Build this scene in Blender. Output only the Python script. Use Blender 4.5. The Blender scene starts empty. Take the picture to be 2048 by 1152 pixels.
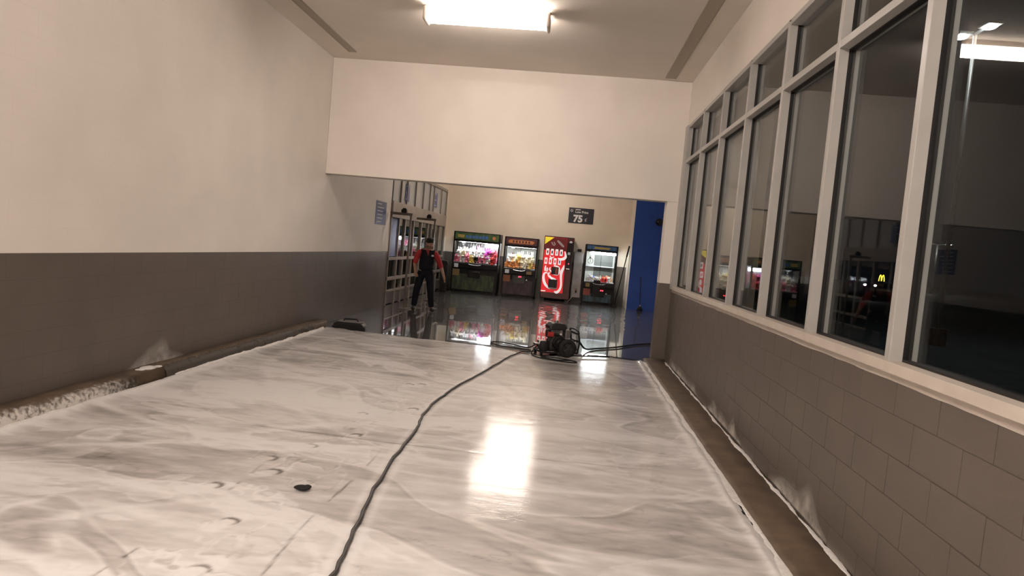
import bpy, bmesh, math, random
import numpy as np
from mathutils import Vector, Matrix
random.seed(7)
S = bpy.context.scene
COL = S.collection
PI = math.pi

# ------------------------------------------------------------------ camera
CAM_H = 1.644
f_px, yaw, pit, rol = 1377.6, 0.0768, -0.0616, 0.0891
cy, sy = math.cos(yaw), math.sin(yaw)
F = Vector((-sy*math.cos(pit), cy*math.cos(pit), math.sin(pit)))
R0 = Vector((cy, sy, 0)); U0 = R0.cross(F)
Rv = math.cos(rol)*R0 + math.sin(rol)*U0
Uv = -math.sin(rol)*R0 + math.cos(rol)*U0
cd = bpy.data.cameras.new('camera'); cam = bpy.data.objects.new('camera', cd); COL.objects.link(cam)
cd.sensor_width = 36; cd.lens = f_px/2048*36; cd.clip_end = 500; cd.clip_start = 0.05
cam.matrix_world = Matrix(((Rv.x, Uv.x, -F.x, 0), (Rv.y, Uv.y, -F.y, 0), (Rv.z, Uv.z, -F.z, CAM_H), (0, 0, 0, 1)))
S.camera = cam
# ------------------------------------------------------------------ world, exposure
w = bpy.data.worlds.new('night'); S.world = w; w.use_nodes = True
w.node_tree.nodes['Background'].inputs[0].default_value = (0.010, 0.011, 0.014, 1)
w.node_tree.nodes['Background'].inputs[1].default_value = 0.25
S.view_settings.view_transform = 'Standard'; S.view_settings.look = 'None'
S.view_settings.exposure = 0.0; S.view_settings.gamma = 1; S.view_settings.use_curve_mapping = False
LAMP = 62.0            # emission of the fluorescent diffusers
LAMPC = (1.0, 0.875, 0.785)

# ------------------------------------------------------------------ room numbers (metres)
XL, XR, D1, H, HH = -4.12, 1.69, 11.2, 4.45, 2.56
ZP = 1.255             # paint line
YB = 22.9              # back wall
YN = -6.0              # near end behind the viewer
XF = 2.83              # right wall of the far part
YD0, YD1 = 15.55, 22.4 # entrance doors

# ------------------------------------------------------------------ materials
MATS = {}
def nn(nt, t, **kw):
    n = nt.nodes.new(t)
    for k, v in kw.items(): setattr(n, k, v)
    return n
def mat(name, col, rough=.5, metal=0, emit=None, es=0, noise=0, nscale=8, bump=0, bscale=40, coat=0, crough=.1, spec=None, world=False):
    if name in MATS: return MATS[name]
    m = bpy.data.materials.new(name); m.use_nodes = True; nt = m.node_tree
    b = nt.nodes['Principled BSDF']
    b.inputs['Base Color'].default_value = (*col, 1); b.inputs['Roughness'].default_value = rough
    b.inputs['Metallic'].default_value = metal
    if spec is not None: b.inputs['Specular IOR Level'].default_value = spec
    if coat: b.inputs['Coat Weight'].default_value = coat; b.inputs['Coat Roughness'].default_value = crough
    if emit: b.inputs['Emission Color'].default_value = (*emit, 1); b.inputs['Emission Strength'].default_value = es
    tc = nn(nt, 'ShaderNodeTexCoord')
    src = nn(nt, 'ShaderNodeNewGeometry').outputs['Position'] if world else tc.outputs['Object']
    if noise:
        t = nn(nt, 'ShaderNodeTexNoise'); t.inputs['Scale'].default_value = nscale; t.inputs['Detail'].default_value = 5
        nt.links.new(src, t.inputs['Vector'])
        r = nn(nt, 'ShaderNodeValToRGB'); r.color_ramp.elements[0].position = .3; r.color_ramp.elements[1].position = .7
        r.color_ramp.elements[0].color = (*[c*(1-noise) for c in col], 1)
        r.color_ramp.elements[1].color = (*[min(1, c*(1+noise)) for c in col], 1)
        nt.links.new(t.outputs['Fac'], r.inputs['Fac']); nt.links.new(r.outputs['Color'], b.inputs['Base Color'])
    if bump:
        t = nn(nt, 'ShaderNodeTexNoise'); t.inputs['Scale'].default_value = bscale; t.inputs['Detail'].default_value = 6
        nt.links.new(src, t.inputs['Vector'])
        bp = nn(nt, 'ShaderNodeBump'); bp.inputs['Strength'].default_value = bump; bp.inputs['Distance'].default_value = .01
        nt.links.new(t.outputs['Fac'], bp.inputs['Height']); nt.links.new(bp.outputs['Normal'], b.inputs['Normal'])
    MATS[name] = m
    return m

def glass_mat(name, tint, boost=1.0, base=.03):
    m = bpy.data.materials.new(name); m.use_nodes = True; nt = m.node_tree; nt.nodes.clear()
    out = nn(nt, 'ShaderNodeOutputMaterial'); mix = nn(nt, 'ShaderNodeMixShader')
    tr = nn(nt, 'ShaderNodeBsdfTransparent'); tr.inputs[0].default_value = (*tint, 1)
    gl = nn(nt, 'ShaderNodeBsdfGlossy'); gl.inputs['Roughness'].default_value = 0.0
    g = nn(nt, 'ShaderNodeNewGeometry'); d = nn(nt, 'ShaderNodeVectorMath', operation='DOT_PRODUCT')
    nt.links.new(g.outputs['Normal'], d.inputs[0]); nt.links.new(g.outputs['Incoming'], d.inputs[1])
    a = nn(nt, 'ShaderNodeMath', operation='ABSOLUTE'); nt.links.new(d.outputs['Value'], a.inputs[0])
    s = nn(nt, 'ShaderNodeMath', operation='SUBTRACT'); s.inputs[0].default_value = 1; nt.links.new(a.outputs[0], s.inputs[1])
    p = nn(nt, 'ShaderNodeMath', operation='POWER'); p.inputs[1].default_value = 5; nt.links.new(s.outputs[0], p.inputs[0])
    ma = nn(nt, 'ShaderNodeMath', operation='MULTIPLY_ADD'); ma.inputs[1].default_value = .97*boost; ma.inputs[2].default_value = base
    ma.use_clamp = True
    nt.links.new(p.outputs[0], ma.inputs[0]); nt.links.new(ma.outputs[0], mix.inputs[0])
    nt.links.new(tr.outputs[0], mix.inputs[1]); nt.links.new(gl.outputs[0], mix.inputs[2]); nt.links.new(mix.outputs[0], out.inputs[0])
    MATS[name] = m
    return m

WALLC = (.80, .745, .68); BROWN = (.112, .092, .076)
mat('wall_white', WALLC, .55, world=True, noise=.04, nscale=1.5, bump=.06, bscale=60)
mat('wall_far', (.76, .67, .55), .55, noise=.05, nscale=2, bump=.05, bscale=60)
mat('wall_brown', BROWN, .42, world=True, noise=.07, nscale=2.5, bump=.10, bscale=70)
mat('mortar_brown', (.094, .077, .064), .6, bump=.2, bscale=80)
mat('mortar_white', (.77, .715, .65), .6)
mat('ceiling', (.74, .68, .61), .8, noise=.05, nscale=1.2, bump=.1, bscale=90)
mat('slot', (.36, .31, .25), .6)
mat('frame', (.41, .40, .38), .35, noise=.05, nscale=6)
mat('sill_paint', (.56, .50, .44), .5, noise=.06, nscale=8)
mat('gasket', (.006, .005, .005), .6)
mat('housing', (.45, .38, .32), .4)
mat('blue_wall', (.006, .055, .33), .45, noise=.08, nscale=3, bump=.06, bscale=50)
mat('black', (.012, .011, .011), .4, spec=.25)
mat('black_gloss', (.010, .010, .011), .15)
mat('rubber', (.014, .013, .012), .7, spec=.25)
mat('chrome', (.65, .64, .63), .22, metal=1)
mat('steel', (.30, .285, .28), .45, metal=1, noise=.2, nscale=4)
mat('door_frame', (.27, .235, .20), .4, noise=.08, nscale=4)
mat('door_kick', (.19, .17, .16), .3, metal=.6, noise=.1, nscale=5)
mat('bronze', (.15, .125, .10), .4, metal=.3)
mat('curb', (.105, .072, .045), .65, noise=.35, nscale=5, bump=.3, bscale=35)
mat('hose', (.05, .046, .044), .45, noise=.3, nscale=12)
mat('white_print', (.78, .76, .76), .5)
mat('sign_black', (.022, .022, .030), .4, noise=.15, nscale=3)
mat('poster_blue', (.055, .085, .22), .4, noise=.25, nscale=3)
mat('asphalt', (.035, .034, .033), .8, noise=.3, nscale=1.5)
glass_mat('window_glass', (.93, .95, .95), .76, .014)
glass_mat('door_glass', (.80, .82, .84))
mat('upper_reflect_grey', (.40, .41, .41), .2)  # opaque pale grey painted in place of the bright reflection in the upper glass
glass_mat('case_glass', (.97, .98, .98), .6)

# ------------------------------------------------------------------ mesh helpers
class MB:
    def __init__(s): s.v = []; s.f = []
    def add(s, vs, fs):
        o = len(s.v); s.v += [tuple(v) for v in vs]; s.f += [tuple(i+o for i in q) for q in fs]; return s
    def box(s, x0, x1, y0, y1, z0, z1):
        vs = [(x, y, z) for z in (z0, z1) for y in (y0, y1) for x in (x0, x1)]
        return s.add(vs, [(0, 2, 3, 1), (4, 5, 7, 6), (0, 1, 5, 4), (2, 6, 7, 3), (0, 4, 6, 2), (1, 3, 7, 5)])
    def cyl(s, p0, p1, r, n=14, r2=None, caps=True):
        p0, p1 = Vector(p0), Vector(p1); r2 = r if r2 is None else r2
        d = (p1-p0).normalized(); a = d.orthogonal().normalized(); b = d.cross(a)
        vs = []
        for p, q in ((p0, r), (p1, r2)):
            for i in range(n):
                t = 2*PI*i/n; vs.append(p + (a*math.cos(t)+b*math.sin(t))*q)
        fs = [(i, (i+1) % n, n+(i+1) % n, n+i) for i in range(n)]
        if caps: fs += [tuple(range(n-1, -1, -1)), tuple(range(n, 2*n))]
        return s.add(vs, fs)
    def ell(s, c, r, nu=14, nv=9, rot=None):
        if not hasattr(r, '__len__'): r = (r, r, r)
        vs = []; fs = []
        for j in range(1, nv):
            ph = PI*j/nv
            for i in range(nu):
                th = 2*PI*i/nu
                vs.append(Vector((r[0]*math.sin(ph)*math.cos(th), r[1]*math.sin(ph)*math.sin(th), r[2]*math.cos(ph))))
        vs += [Vector((0, 0, r[2])), Vector((0, 0, -r[2]))]
        for j in range(nv-2):
            for i in range(nu):
                k = (i+1) % nu; fs.append((j*nu+i, (j+1)*nu+i, (j+1)*nu+k, j*nu+k))
        t, bt = len(vs)-2, len(vs)-1
        for i in range(nu):
            k = (i+1) % nu; fs.append((t, i, k)); fs.append((bt, (nv-2)*nu+k, (nv-2)*nu+i))
        if rot: vs = [rot @ v for v in vs]
        return s.add([v+Vector(c) for v in vs], fs)
    def tube(s, pts, r, n=8, closed=False):
        pts = [Vector(p) for p in pts]; m = len(pts); rings = []
        up = None; vs = []
        for i, p in enumerate(pts):
            a = pts[(i-1) % m] if (closed or i > 0) else p
            b = pts[(i+1) % m] if (closed or i < m-1) else p
            d = (b-a).normalized()
            if up is None: up = d.orthogonal().normalized()
            up = (up - d*up.dot(d)).normalized(); q = d.cross(up)
            rr = r[i] if hasattr(r, '__len__') else r
            for k in range(n):
                t = 2*PI*k/n; vs.append(p+(up*math.cos(t)+q*math.sin(t))*rr)
        fs = []
        for i in range(m if closed else m-1):
            j = (i+1) % m
            for k in range(n):
                l = (k+1) % n; fs.append((i*n+k, i*n+l, j*n+l, j*n+k))
        if not closed: fs += [tuple(range(n-1, -1, -1)), tuple((m-1)*n+k for k in range(n))]
        return s.add(vs, fs)
    def torus(s, c, axis, R, r, n=24, k=8):
        axis = Vector(axis).normalized(); a = axis.orthogonal().normalized(); b = axis.cross(a)
        return s.tube([Vector(c)+(a*math.cos(2*PI*i/n)+b*math.sin(2*PI*i/n))*R for i in range(n)], r, k, True)
    def prism(s, poly, y0, y1):          # polygon in XZ, extruded along Y
        n = len(poly); vs = [(x, y0, z) for x, z in poly]+[(x, y1, z) for x, z in poly]
        return s.add(vs, [tuple(range(n)), tuple(range(2*n-1, n-1, -1))]+[(i, n+i, n+(i+1) % n, (i+1) % n) for i in range(n)])
    def ribbon(s, pts, w, y0, y1):       # flat stroke in XZ with thickness along Y
        m = len(pts); L = []; Rr = []
        for i, (x, z) in enumerate(pts):
            a = pts[max(0, i-1)]; b = pts[min(m-1, i+1)]
            dx, dz = b[0]-a[0], b[1]-a[1]; l = math.hypot(dx, dz) or 1
            ww = w[i] if hasattr(w, '__len__') else w
            L.append((x-dz/l*ww/2, z+dx/l*ww/2)); Rr.append((x+dz/l*ww/2, z-dx/l*ww/2))
        for i in range(m-1): s.prism([L[i], L[i+1], Rr[i+1], Rr[i]], y0, y1)
        return s
    def mesh(s, name):
        me = bpy.data.meshes.new(name); me.from_pydata(s.v, [], s.f); me.validate()
        bm = bmesh.new(); bm.from_mesh(me); bmesh.ops.recalc_face_normals(bm, faces=bm.faces); bm.to_mesh(me); bm.free()
        return me
    def build(s, name, m, parent=None, smooth=False, bevel=0, loc=None, **props):
        return link(name, s.mesh(name), m, parent, smooth, bevel, loc, **props)

def link(name, me, m, parent=None, smooth=False, bevel=0, loc=None, **props):
    o = bpy.data.objects.new(name, me); COL.objects.link(o)
    if m is not None:
        me.materials.clear(); me.materials.append(MATS[m] if isinstance(m, str) else m)
    if smooth:
        for p in me.polygons: p.use_smooth = True
    if bevel:
        b = o.modifiers.new('bevel', 'BEVEL'); b.width = bevel; b.segments = 2; b.limit_method = 'ANGLE'
    if parent: o.parent = parent
    if loc: o.location = loc
    for k, v in props.items(): o[k] = v
    return o
def thing(name, label, cat, loc=(0, 0, 0), rz=0, group=None):
    o = bpy.data.objects.new(name, None); COL.objects.link(o); o.location = loc; o.rotation_euler = (0, 0, rz)
    o.empty_display_size = .1
    o['label'] = label; o['category'] = cat
    if group: o['group'] = group
    return o
def tag(o, label, cat, group=None):
    o['label'] = label; o['category'] = cat
    if group: o['group'] = group
    return o
def struct_empty(name, loc=(0, 0, 0)):
    o = bpy.data.objects.new(name, None); COL.objects.link(o); o.location = loc; o['kind'] = 'structure'; return o
def struct(name, mb, m, parent=None, **k):
    o = mb.build(name, m, parent, **k)
    if not parent: o['kind'] = 'structure'
    return o
def text_mesh(txt, size, m, name, parent, loc, bold=0.0, depth=.002, align='LEFT'):
    # lettering standing in the XZ plane, facing -Y
    cu = bpy.data.curves.new(name, 'FONT'); cu.body = txt; cu.size = size; cu.extrude = depth; cu.offset = bold; cu.align_x = align
    cu.resolution_u = 3
    t = bpy.data.objects.new('tmp', cu); COL.objects.link(t)
    dg = bpy.context.evaluated_depsgraph_get(); me = bpy.data.meshes.new_from_object(t.evaluated_get(dg))
    bpy.data.objects.remove(t); me.transform(Matrix.Rotation(PI/2, 4, 'X'))
    return link(name, me, m, parent, loc=loc)

# ------------------------------------------------------------------ value noise (numpy)
def vnoise(x, y, seed=0):
    rng = np.random.RandomState(seed); g = rng.rand(256, 256)
    xi = np.floor(x).astype(int); yi = np.floor(y).astype(int); fx = x-xi; fy = y-yi
    fx = fx*fx*(3-2*fx); fy = fy*fy*(3-2*fy)
    a = g[xi % 256, yi % 256]; b = g[(xi+1) % 256, yi % 256]; c = g[xi % 256, (yi+1) % 256]; d = g[(xi+1) % 256, (yi+1) % 256]
    return (a*(1-fx)+b*fx)*(1-fy)+(c*(1-fx)+d*fx)*fy
def fbm(x, y, o=4, seed=0):
    s = 0; a = .5; t = 0
    for i in range(o): s = s+a*vnoise(x*2**i+17*i, y*2**i+31*i, seed+i); t += a; a *= .55
    return s/t
def sstep(a, b, x):
    t = np.clip((x-a)/(b-a), 0, 1); return t*t*(3-2*t)

# ================================================================== THE SETTING
# ---- floor: concrete slabs with sawn joints, wet
def wet_floor_mat():
    m = bpy.data.materials.new('wet_concrete'); m.use_nodes = True; nt = m.node_tree; b = nt.nodes['Principled BSDF']
    g = nn(nt, 'ShaderNodeNewGeometry'); sep = nn(nt, 'ShaderNodeSeparateXYZ'); nt.links.new(g.outputs['Position'], sep.inputs[0])
    n1 = nn(nt, 'ShaderNodeTexNoise'); n1.inputs['Scale'].default_value = 1.3; n1.inputs['Detail'].default_value = 6
    nt.links.new(g.outputs['Position'], n1.inputs['Vector'])
    r = nn(nt, 'ShaderNodeValToRGB'); r.color_ramp.elements[0].position = .35; r.color_ramp.elements[1].position = .68
    r.color_ramp.elements[0].color = (.020, .017, .015, 1); r.color_ramp.elements[1].color = (.055, .047, .040, 1)
    nt.links.new(n1.outputs['Fac'], r.inputs['Fac']); nt.links.new(r.outputs['Color'], b.inputs['Base Color'])
    b.inputs['Roughness'].default_value = .45
    b.inputs['Coat Weight'].default_value = 1; b.inputs['Coat IOR'].default_value = 1.45
    # puddle film: ripples get stronger where the floor was last worked on, far back
    mp = nn(nt, 'ShaderNodeMapping'); mp.inputs['Scale'].default_value = (1.5, .75, 1); nt.links.new(g.outputs['Position'], mp.inputs['Vector'])
    n2 = nn(nt, 'ShaderNodeTexNoise'); n2.inputs['Scale'].default_value = 1.0; n2.inputs['Detail'].default_value = 2.5
    nt.links.new(mp.outputs[0], n2.inputs['Vector'])
    mr = nn(nt, 'ShaderNodeMapRange'); mr.inputs['From Min'].default_value = 14.0; mr.inputs['From Max'].default_value = 18.0
    mr.inputs['To Min'].default_value = .03; mr.inputs['To Max'].default_value = 1.0; nt.links.new(sep.outputs['Y'], mr.inputs['Value'])
    bp = nn(nt, 'ShaderNodeBump'); bp.inputs['Distance'].default_value = .045; nt.links.new(mr.outputs[0], bp.inputs['Strength'])
    nt.links.new(n2.outputs['Fac'], bp.inputs['Height']); nt.links.new(bp.outputs[0], b.inputs['Coat Normal'])
    # roughness patches
    n3 = nn(nt, 'ShaderNodeTexNoise'); n3.inputs['Scale'].default_value = .9; n3.inputs['Detail'].default_value = 4
    nt.links.new(mp.outputs[0], n3.inputs['Vector'])
    r3 = nn(nt, 'ShaderNodeMapRange'); r3.inputs['From Min'].default_value = .45; r3.inputs['From Max'].default_value = .62
    r3.inputs['To Min'].default_value = .008; r3.inputs['To Max'].default_value = .055; nt.links.new(n3.outputs['Fac'], r3.inputs['Value'])
    nt.links.new(r3.outputs[0], b.inputs['Coat Roughness'])
    MATS['wet_concrete'] = m
wet_floor_mat()
fl = struct('floor', MB().box(XL-.2, XF+.2, YN-.2, YB+.2, -.2, -.012), 'wet_concrete')
xs = [XL-.02, -1.30, XF]; ys = [YN, -1.0, 5.30, 11.05, 16.6, YB]
for i in range(len(xs)-1):
    for j in range(len(ys)-1):
        MB().box(xs[i]+.006, xs[i+1]-.006, ys[j]+.006, ys[j+1]-.006, -.02, 0).build('slab', 'wet_concrete', fl)
# ---- ceiling
struct('ceiling', MB().box(XL-.2, XF+.2, YN-.2, YB+.2, H, H+.2), 'ceiling')
def slot(name, x0, x1, y1, label):
    t = thing(name, label, 'air slot', ((x0+x1)/2, y1, H))
    h = (x1-x0)/2
    MB().box(-h, h, -14, 0, -.012, .0).build('slot_face', 'slot', t)
    for s in (-1, 1): MB().box(s*h-.008, s*h+.008, -14, 0, -.016, 0).build('slot_rim', 'slot', t)
slot('ceiling_air_slot', -3.71, -3.60, 10.76, 'long tan air slot in the ceiling above the brown and white block wall')
slot('ceiling_air_slot', 1.25, 1.40, 11.03, 'wider tan air slot in the ceiling above the windows')

# ---- block walls
BL, BH = .4064, .2032
def block_mesh(gap, length, height, rec, nx):
    # a painted block face; local origin at its centre, front along nx*X
    hl, hh, c = length/2-gap/2, height/2-gap/2, gap*.5
    b = MB(); fr = 0; bk = -rec-.02
    P = lambda x, y, z: (nx*x, y, z)
    vs = [P(bk, -hl, -hh), P(bk, hl, -hh), P(bk, hl, hh), P(bk, -hl, hh),
          P(-rec*.6, -hl, -hh), P(-rec*.6, hl, -hh), P(-rec*.6, hl, hh), P(-rec*.6, -hl, hh),
          P(fr, -hl+c, -hh+c), P(fr, hl-c, -hh+c), P(fr, hl-c, hh-c), P(fr, -hl+c, hh-c)]
    fs = [(8, 9, 10, 11)]
    for k in range(4):
        l = (k+1) % 4; fs += [(k, l, 4+l, 4+k), (4+k, 4+l, 8+l, 8+k)]
    b.add(vs, fs); return b
def block_wall(parent, X, nx, y0, y1, ztop, zbot, mname, gap, rec, keep, stuffname):
    me = block_mesh(gap, BL, BH, rec, nx).mesh('block'); me.materials.append(MATS[mname])
    st = MB(); n = 0; zc = ztop-BH/2; row = 0
    while zc+BH/2 > zbot+.03:
        yc = y0+(BL/2 if row % 2 else 0)
        while yc-BL/2 < y1-.02:
            a, b = max(yc-BL/2, y0), min(yc+BL/2, y1); lo = max(zc-BH/2, zbot)
            full = (b-a > BL-.01) and lo <= zc-BH/2+1e-4
            if b-a > .03:
                if keep(yc, zc):
                    if full:
                        o = bpy.data.objects.new('block', me); COL.objects.link(o); o.parent = parent; o.location = (X, yc, zc)
                    else:
                        block_mesh(gap, b-a, zc+BH/2-lo, rec, nx).build('block', mname, parent, loc=(X, (a+b)/2, (lo+zc+BH/2)/2))
                    n += 1
                else:
                    q = block_mesh(gap, b-a, zc+BH/2-lo, rec, nx)
                    st.add([(v[0]+X, v[1]+(a+b)/2, v[2]+(lo+zc+BH/2)/2) for v in q.v], q.f)
            yc += BL
        zc -= BH; row += 1
    if st.v: st.build(stuffname, mname, parent, kind='stuff')
    return n
wl = struct('wall_left', MB().box(XL-.25, XL-.0008, YN, YD0, 0, ZP), 'mortar_brown')
block_wall(wl, XL, 1, YN, YD0, ZP, 0.0, 'wall_brown', .004, .0006, lambda y, z: 4.3 < y < 12.2, 'more_blocks')
wlu = struct('wall_left_upper', MB().box(XL-.25, XL-.0005, YN, YD0, ZP, H), 'mortar_white')
_top = ZP+BH*16
block_wall(wlu, XL, 1, YN, YD0, _top, ZP, 'wall_white', .003, .0004, lambda y, z: 4.3 < y < 8.2, 'more_blocks')
# right wall below and above the windows
ZS = 1.175
wr = struct('wall_right', MB().box(XR+.003, XR+.25, YN, D1+.01, 0, ZS), 'mortar_brown')
block_wall(wr, XR, -1, YN, D1, ZS, 0.0, 'wall_brown', .005, .0009, lambda y, z: 2.2 < y, 'more_blocks')
struct('wall_right_upper', MB().box(XR, XR+.25, YN, D1+.01, 3.745, H), 'wall_white')
struct('wall_near', MB().box(XL-.2, XR+.25, YN-.25, YN, 0, H), 'wall_white')
# header and the return beside it
struct('wall_header', MB().box(XL+.002, XF, D1, D1+.3, HH, H), 'wall_white', bevel=.006)
struct('wall_return', MB().box(1.49, XF, D1+.012, D1+.29, ZP, HH), 'wall_white', bevel=.004)
struct('wall_return_lower', MB().box(1.49, XF, D1+.010, D1+.292, 0, ZP), 'wall_brown', bevel=.004)
# far part
struct('wall_back', MB().box(XL-.25, XF+.2, YB, YB+.25, ZP, H), 'wall_far')
struct('wall_back_lower', MB().box(XL-.25, XF+.2, YB-.003, YB+.25, 0, ZP), 'wall_brown')
struct('wall_far_right', MB().box(XF, XF+.25, D1+.3, YB, 0, H), 'wall_far')
struct('wall_left_corner', MB().box(XL-.25, XL, YD1, YB, ZP, H), 'wall_far')
struct('wall_left_corner_lower', MB().box(XL-.25, XL+.003, YD1, YB, 0, ZP), 'wall_brown')
struct('wall_over_doors', MB().box(XL-.25, XL, YD0, YD1, 3.26, H), 'wall_far')
struct('wall_pillar_blue', MB().box(1.93, XF-.003, 21.40, 21.46, 0, H), 'blue_wall')
struct('wall_pillar_side', MB().box(1.925, XF-.003, 21.461, YB, 0, H), 'wall_far')

# ---- kerbs
rng = np.random.RandomState(3)
def curb(name, x0, x1, y0, y1, h, side):
    ny = 160; prof = [0, .15, .5, .85, 1]; vs = []; fs = []
    yy = np.linspace(y0, y1, ny)
    for i, y in enumerate(yy):
        j = .010*(fbm(np.array([y*3.]), np.array([x0*5]), 3, 5)[0]-.5)*2
        k = .5+.5*fbm(np.array([y*1.7]), np.array([3.3]), 3, 9)[0]
        hh = h*(.85+.25*k)
        e = x1 + side*j
        ring = [(x0, 0), (x0, hh), (x0+(e-x0)*.55, hh), (x0+(e-x0)*.88, hh*.93), (e, hh*.70), (e+side*.01, 0)]
        vs += [(a, y, b) for a, b in ring]
    n = 6
    for i in range(ny-1):
        for k in range(n-1): fs.append((i*n+k, i*n+k+1, (i+1)*n+k+1, (i+1)*n+k))
    fs += [tuple(range(n)), tuple(range((ny-1)*n, ny*n))]
    return MB().add(vs, fs)
struct('trim_1', curb('trim_1', XL, XL+.185, YN, D1+.1, .115, 1), 'curb', smooth=True)
struct('trim_2', curb('trim_2', XR, XR-.33, YN, D1-.02, .03, -1), 'curb', smooth=True)

# ---- windows in the right wall
XG = 1.752; ZT = 3.175; ZHD = 3.745
win = [10.98-1.22*i for i in range(14)]
def window_bay(idx, ya, yb):
    w_ = struct_empty('window_%d' % idx, (XG, (ya+yb)/2, ZS))
    hw = (yb-ya)/2
    for z0, z1, nm in ((ZS+.055, ZT-.025, 'pane'), (ZT+.025, ZHD-.035, 'transom_pane')):
        MB().box(0, .012, -hw+.02, hw-.02, z0-ZS, z1-ZS).build(nm, 'window_glass', w_)
        g = .010
        q = MB()
        q.box(-.014, .03, -hw+.02, -hw+.02+g, z0-ZS, z1-ZS).box(-.014, .03, hw-.02-g, hw-.02, z0-ZS, z1-ZS)
        q.box(-.014, .03, -hw+.02, hw-.02, z0-ZS, z0-ZS+.012).box(-.014, .03, -hw+.02, hw-.02, z1-ZS-g, z1-ZS)
        q.build('gasket', 'gasket', w_)
    MB().box(-.080, .06, hw-.027, hw+.027, .04, ZHD-ZS-.02).build('mullion', 'frame', w_, bevel=.003)
    MB().box(-.078, .06, -hw+.027, hw-.027, ZT-.027-ZS, ZT+.027-ZS).build('transom_bar', 'frame', w_, bevel=.003)
    MB().box(-.098, .06, -hw, hw, 0, .055).build('bottom_rail', 'sill_paint', w_)
    MB().box(-.076, .06, -hw-.027, hw+.027, ZHD-ZS-.05, ZHD-ZS).build('head_rail', 'frame', w_, bevel=.003)
for i in range(len(win)-1):
    window_bay(i+1, win[i+1], win[i])
# filler between the last mullion and the header
struct('trim_3', MB().box(XR-.03, XR+.1, 11.0, D1, ZS, ZHD), 'frame')
# light paint band that runs down unevenly under the rail
pv = []; pf = []
yy = np.arange(YN, D1, .04)
for i, y in enumerate(yy):
    d = .035+.02*fbm(np.array([y*2.2]), np.array([.5]), 3, 21)[0]
    pv += [(XR-.003, y, ZS+.004), (XR-.003, y, ZS-d), (XR+.004, y, ZS-d), (XR+.004, y, ZS+.004)]
for i in range(len(yy)-1):
    for k in range(4): pf.append((i*4+k, i*4+(k+1) % 4, (i+1)*4+(k+1) % 4, (i+1)*4+k))
struct('trim_4', MB().add(pv, pf), 'sill_paint')

# ---- fluorescent lamps
def lamp(y, label, rel=1.0):
    dm = mat('diffuser_%d' % int(rel*100), (.9, .9, .9), .4, emit=LAMPC, es=LAMP*rel)
    t = thing('ceiling_lamp', label, 'lamp', (-1.24, y, H), group=None)
    MB().box(-.76, .76, -.05, .05, -.060, 0).build('housing', 'housing', t, bevel=.006)
    for s in (-1, 1): MB().box(s*.745-.022, s*.745+.022, -.135, .135, -.20, -.03).build('end_cap', 'housing', t, bevel=.02)
    n = 24; vs = []; fs = []
    for x in (-.725, .725):
        for k in range(n):
            a = 2*PI*k/n; vs.append((x, .125*math.cos(a), -.125+.068*math.sin(a)))
    fs = [(k, (k+1) % n, n+(k+1) % n, n+k) for k in range(n)]+[tuple(range(n)), tuple(range(n, 2*n))]
    MB().add(vs, fs).build('diffuser', dm, t)
lamp(8.45, 'bright fluorescent lamp on the ceiling in front of the white header wall', .76)
lamp(17.3, 'fluorescent lamp on the ceiling over the entrance doors, hidden by the header', .78)
lamp(20.7, 'fluorescent lamp on the ceiling near the claw machines, hidden by the header', .78)
lamp(0.4, 'added unseen fluorescent lamp on the ceiling just over the viewer', 2.5)  # out of view, added to brighten the near walls and foam
lamp(-3.6, 'added unseen fluorescent lamp on the ceiling farthest behind the viewer', 2.5)  # second added lamp, also unseen, lifts the near brightness further

# ---- entrance doors in the left wall of the far part
def door_bay(name, ya, yb, stiles, extra=None):
    d = struct_empty(name, (XL, ya, 0)); W = yb-ya
    st = [0]+[s-ya for s in stiles]+[W]
    for i, s in enumerate(st):
        a = max(0, s-.035); b = min(W, s+.035)
        MB().box(-.06, .03, a, b, 0, 2.12).build('stile', 'door_frame', d, bevel=.004)
    for z0, z1, nm in ((2.05, 2.42, 'door_header'), (1.05, 1.12, 'push_rail'), (.58, .65, 'lower_rail'), (3.18, 3.26, 'head_rail')):
        MB().box(-.06, .034 if nm != 'door_header' else .05, .0, W, z0, z1).build(nm, 'door_frame', d, bevel=.004)
    for i in range(len(st)-1):
        a, b = st[i]+.036, st[i+1]-.036
        MB().box(-.02, .0, a, b, .02, .30).build('kick_plate', 'door_kick', d, bevel=.003)
        MB().box(-.025, .02, a, b, .30, .35).build('kick_rail', 'door_frame', d)
        for z0, z1 in ((.35, .58), (.65, 1.05), (1.12, 2.05)):
            MB().box(-.016, -.008, a, b, z0, z1).build('pane', 'door_glass', d)
        MB().box(-.016, -.008, a, b, 2.42, 3.18).build('upper_pane', 'upper_reflect_grey', d)
        MB().box(-.03, .012, a-.03, a+.03, 2.42, 3.18).build('gasket', 'gasket', d)
        MB().box(-.06, .03, b-.0, b+.036, 2.42, 3.18).build('upper_mullion', 'door_frame', d)
    return d
dA = door_bay('window_14', YD0, 16.35, [])
dB = door_bay('door_1', 16.35, 17.9, [16.95])
dC = door_bay('door_2', 17.9, 20.3, [18.85, 19.75])
dD = door_bay('door_3', 20.3, YD1, [21.5])
MB().box(-.006, -.003, .05, .75, 1.14, 2.03).build('blue_reflection_panel', 'poster_blue', dA)  # added blue panel stands in for a reflection in the sidelight glass
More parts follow.
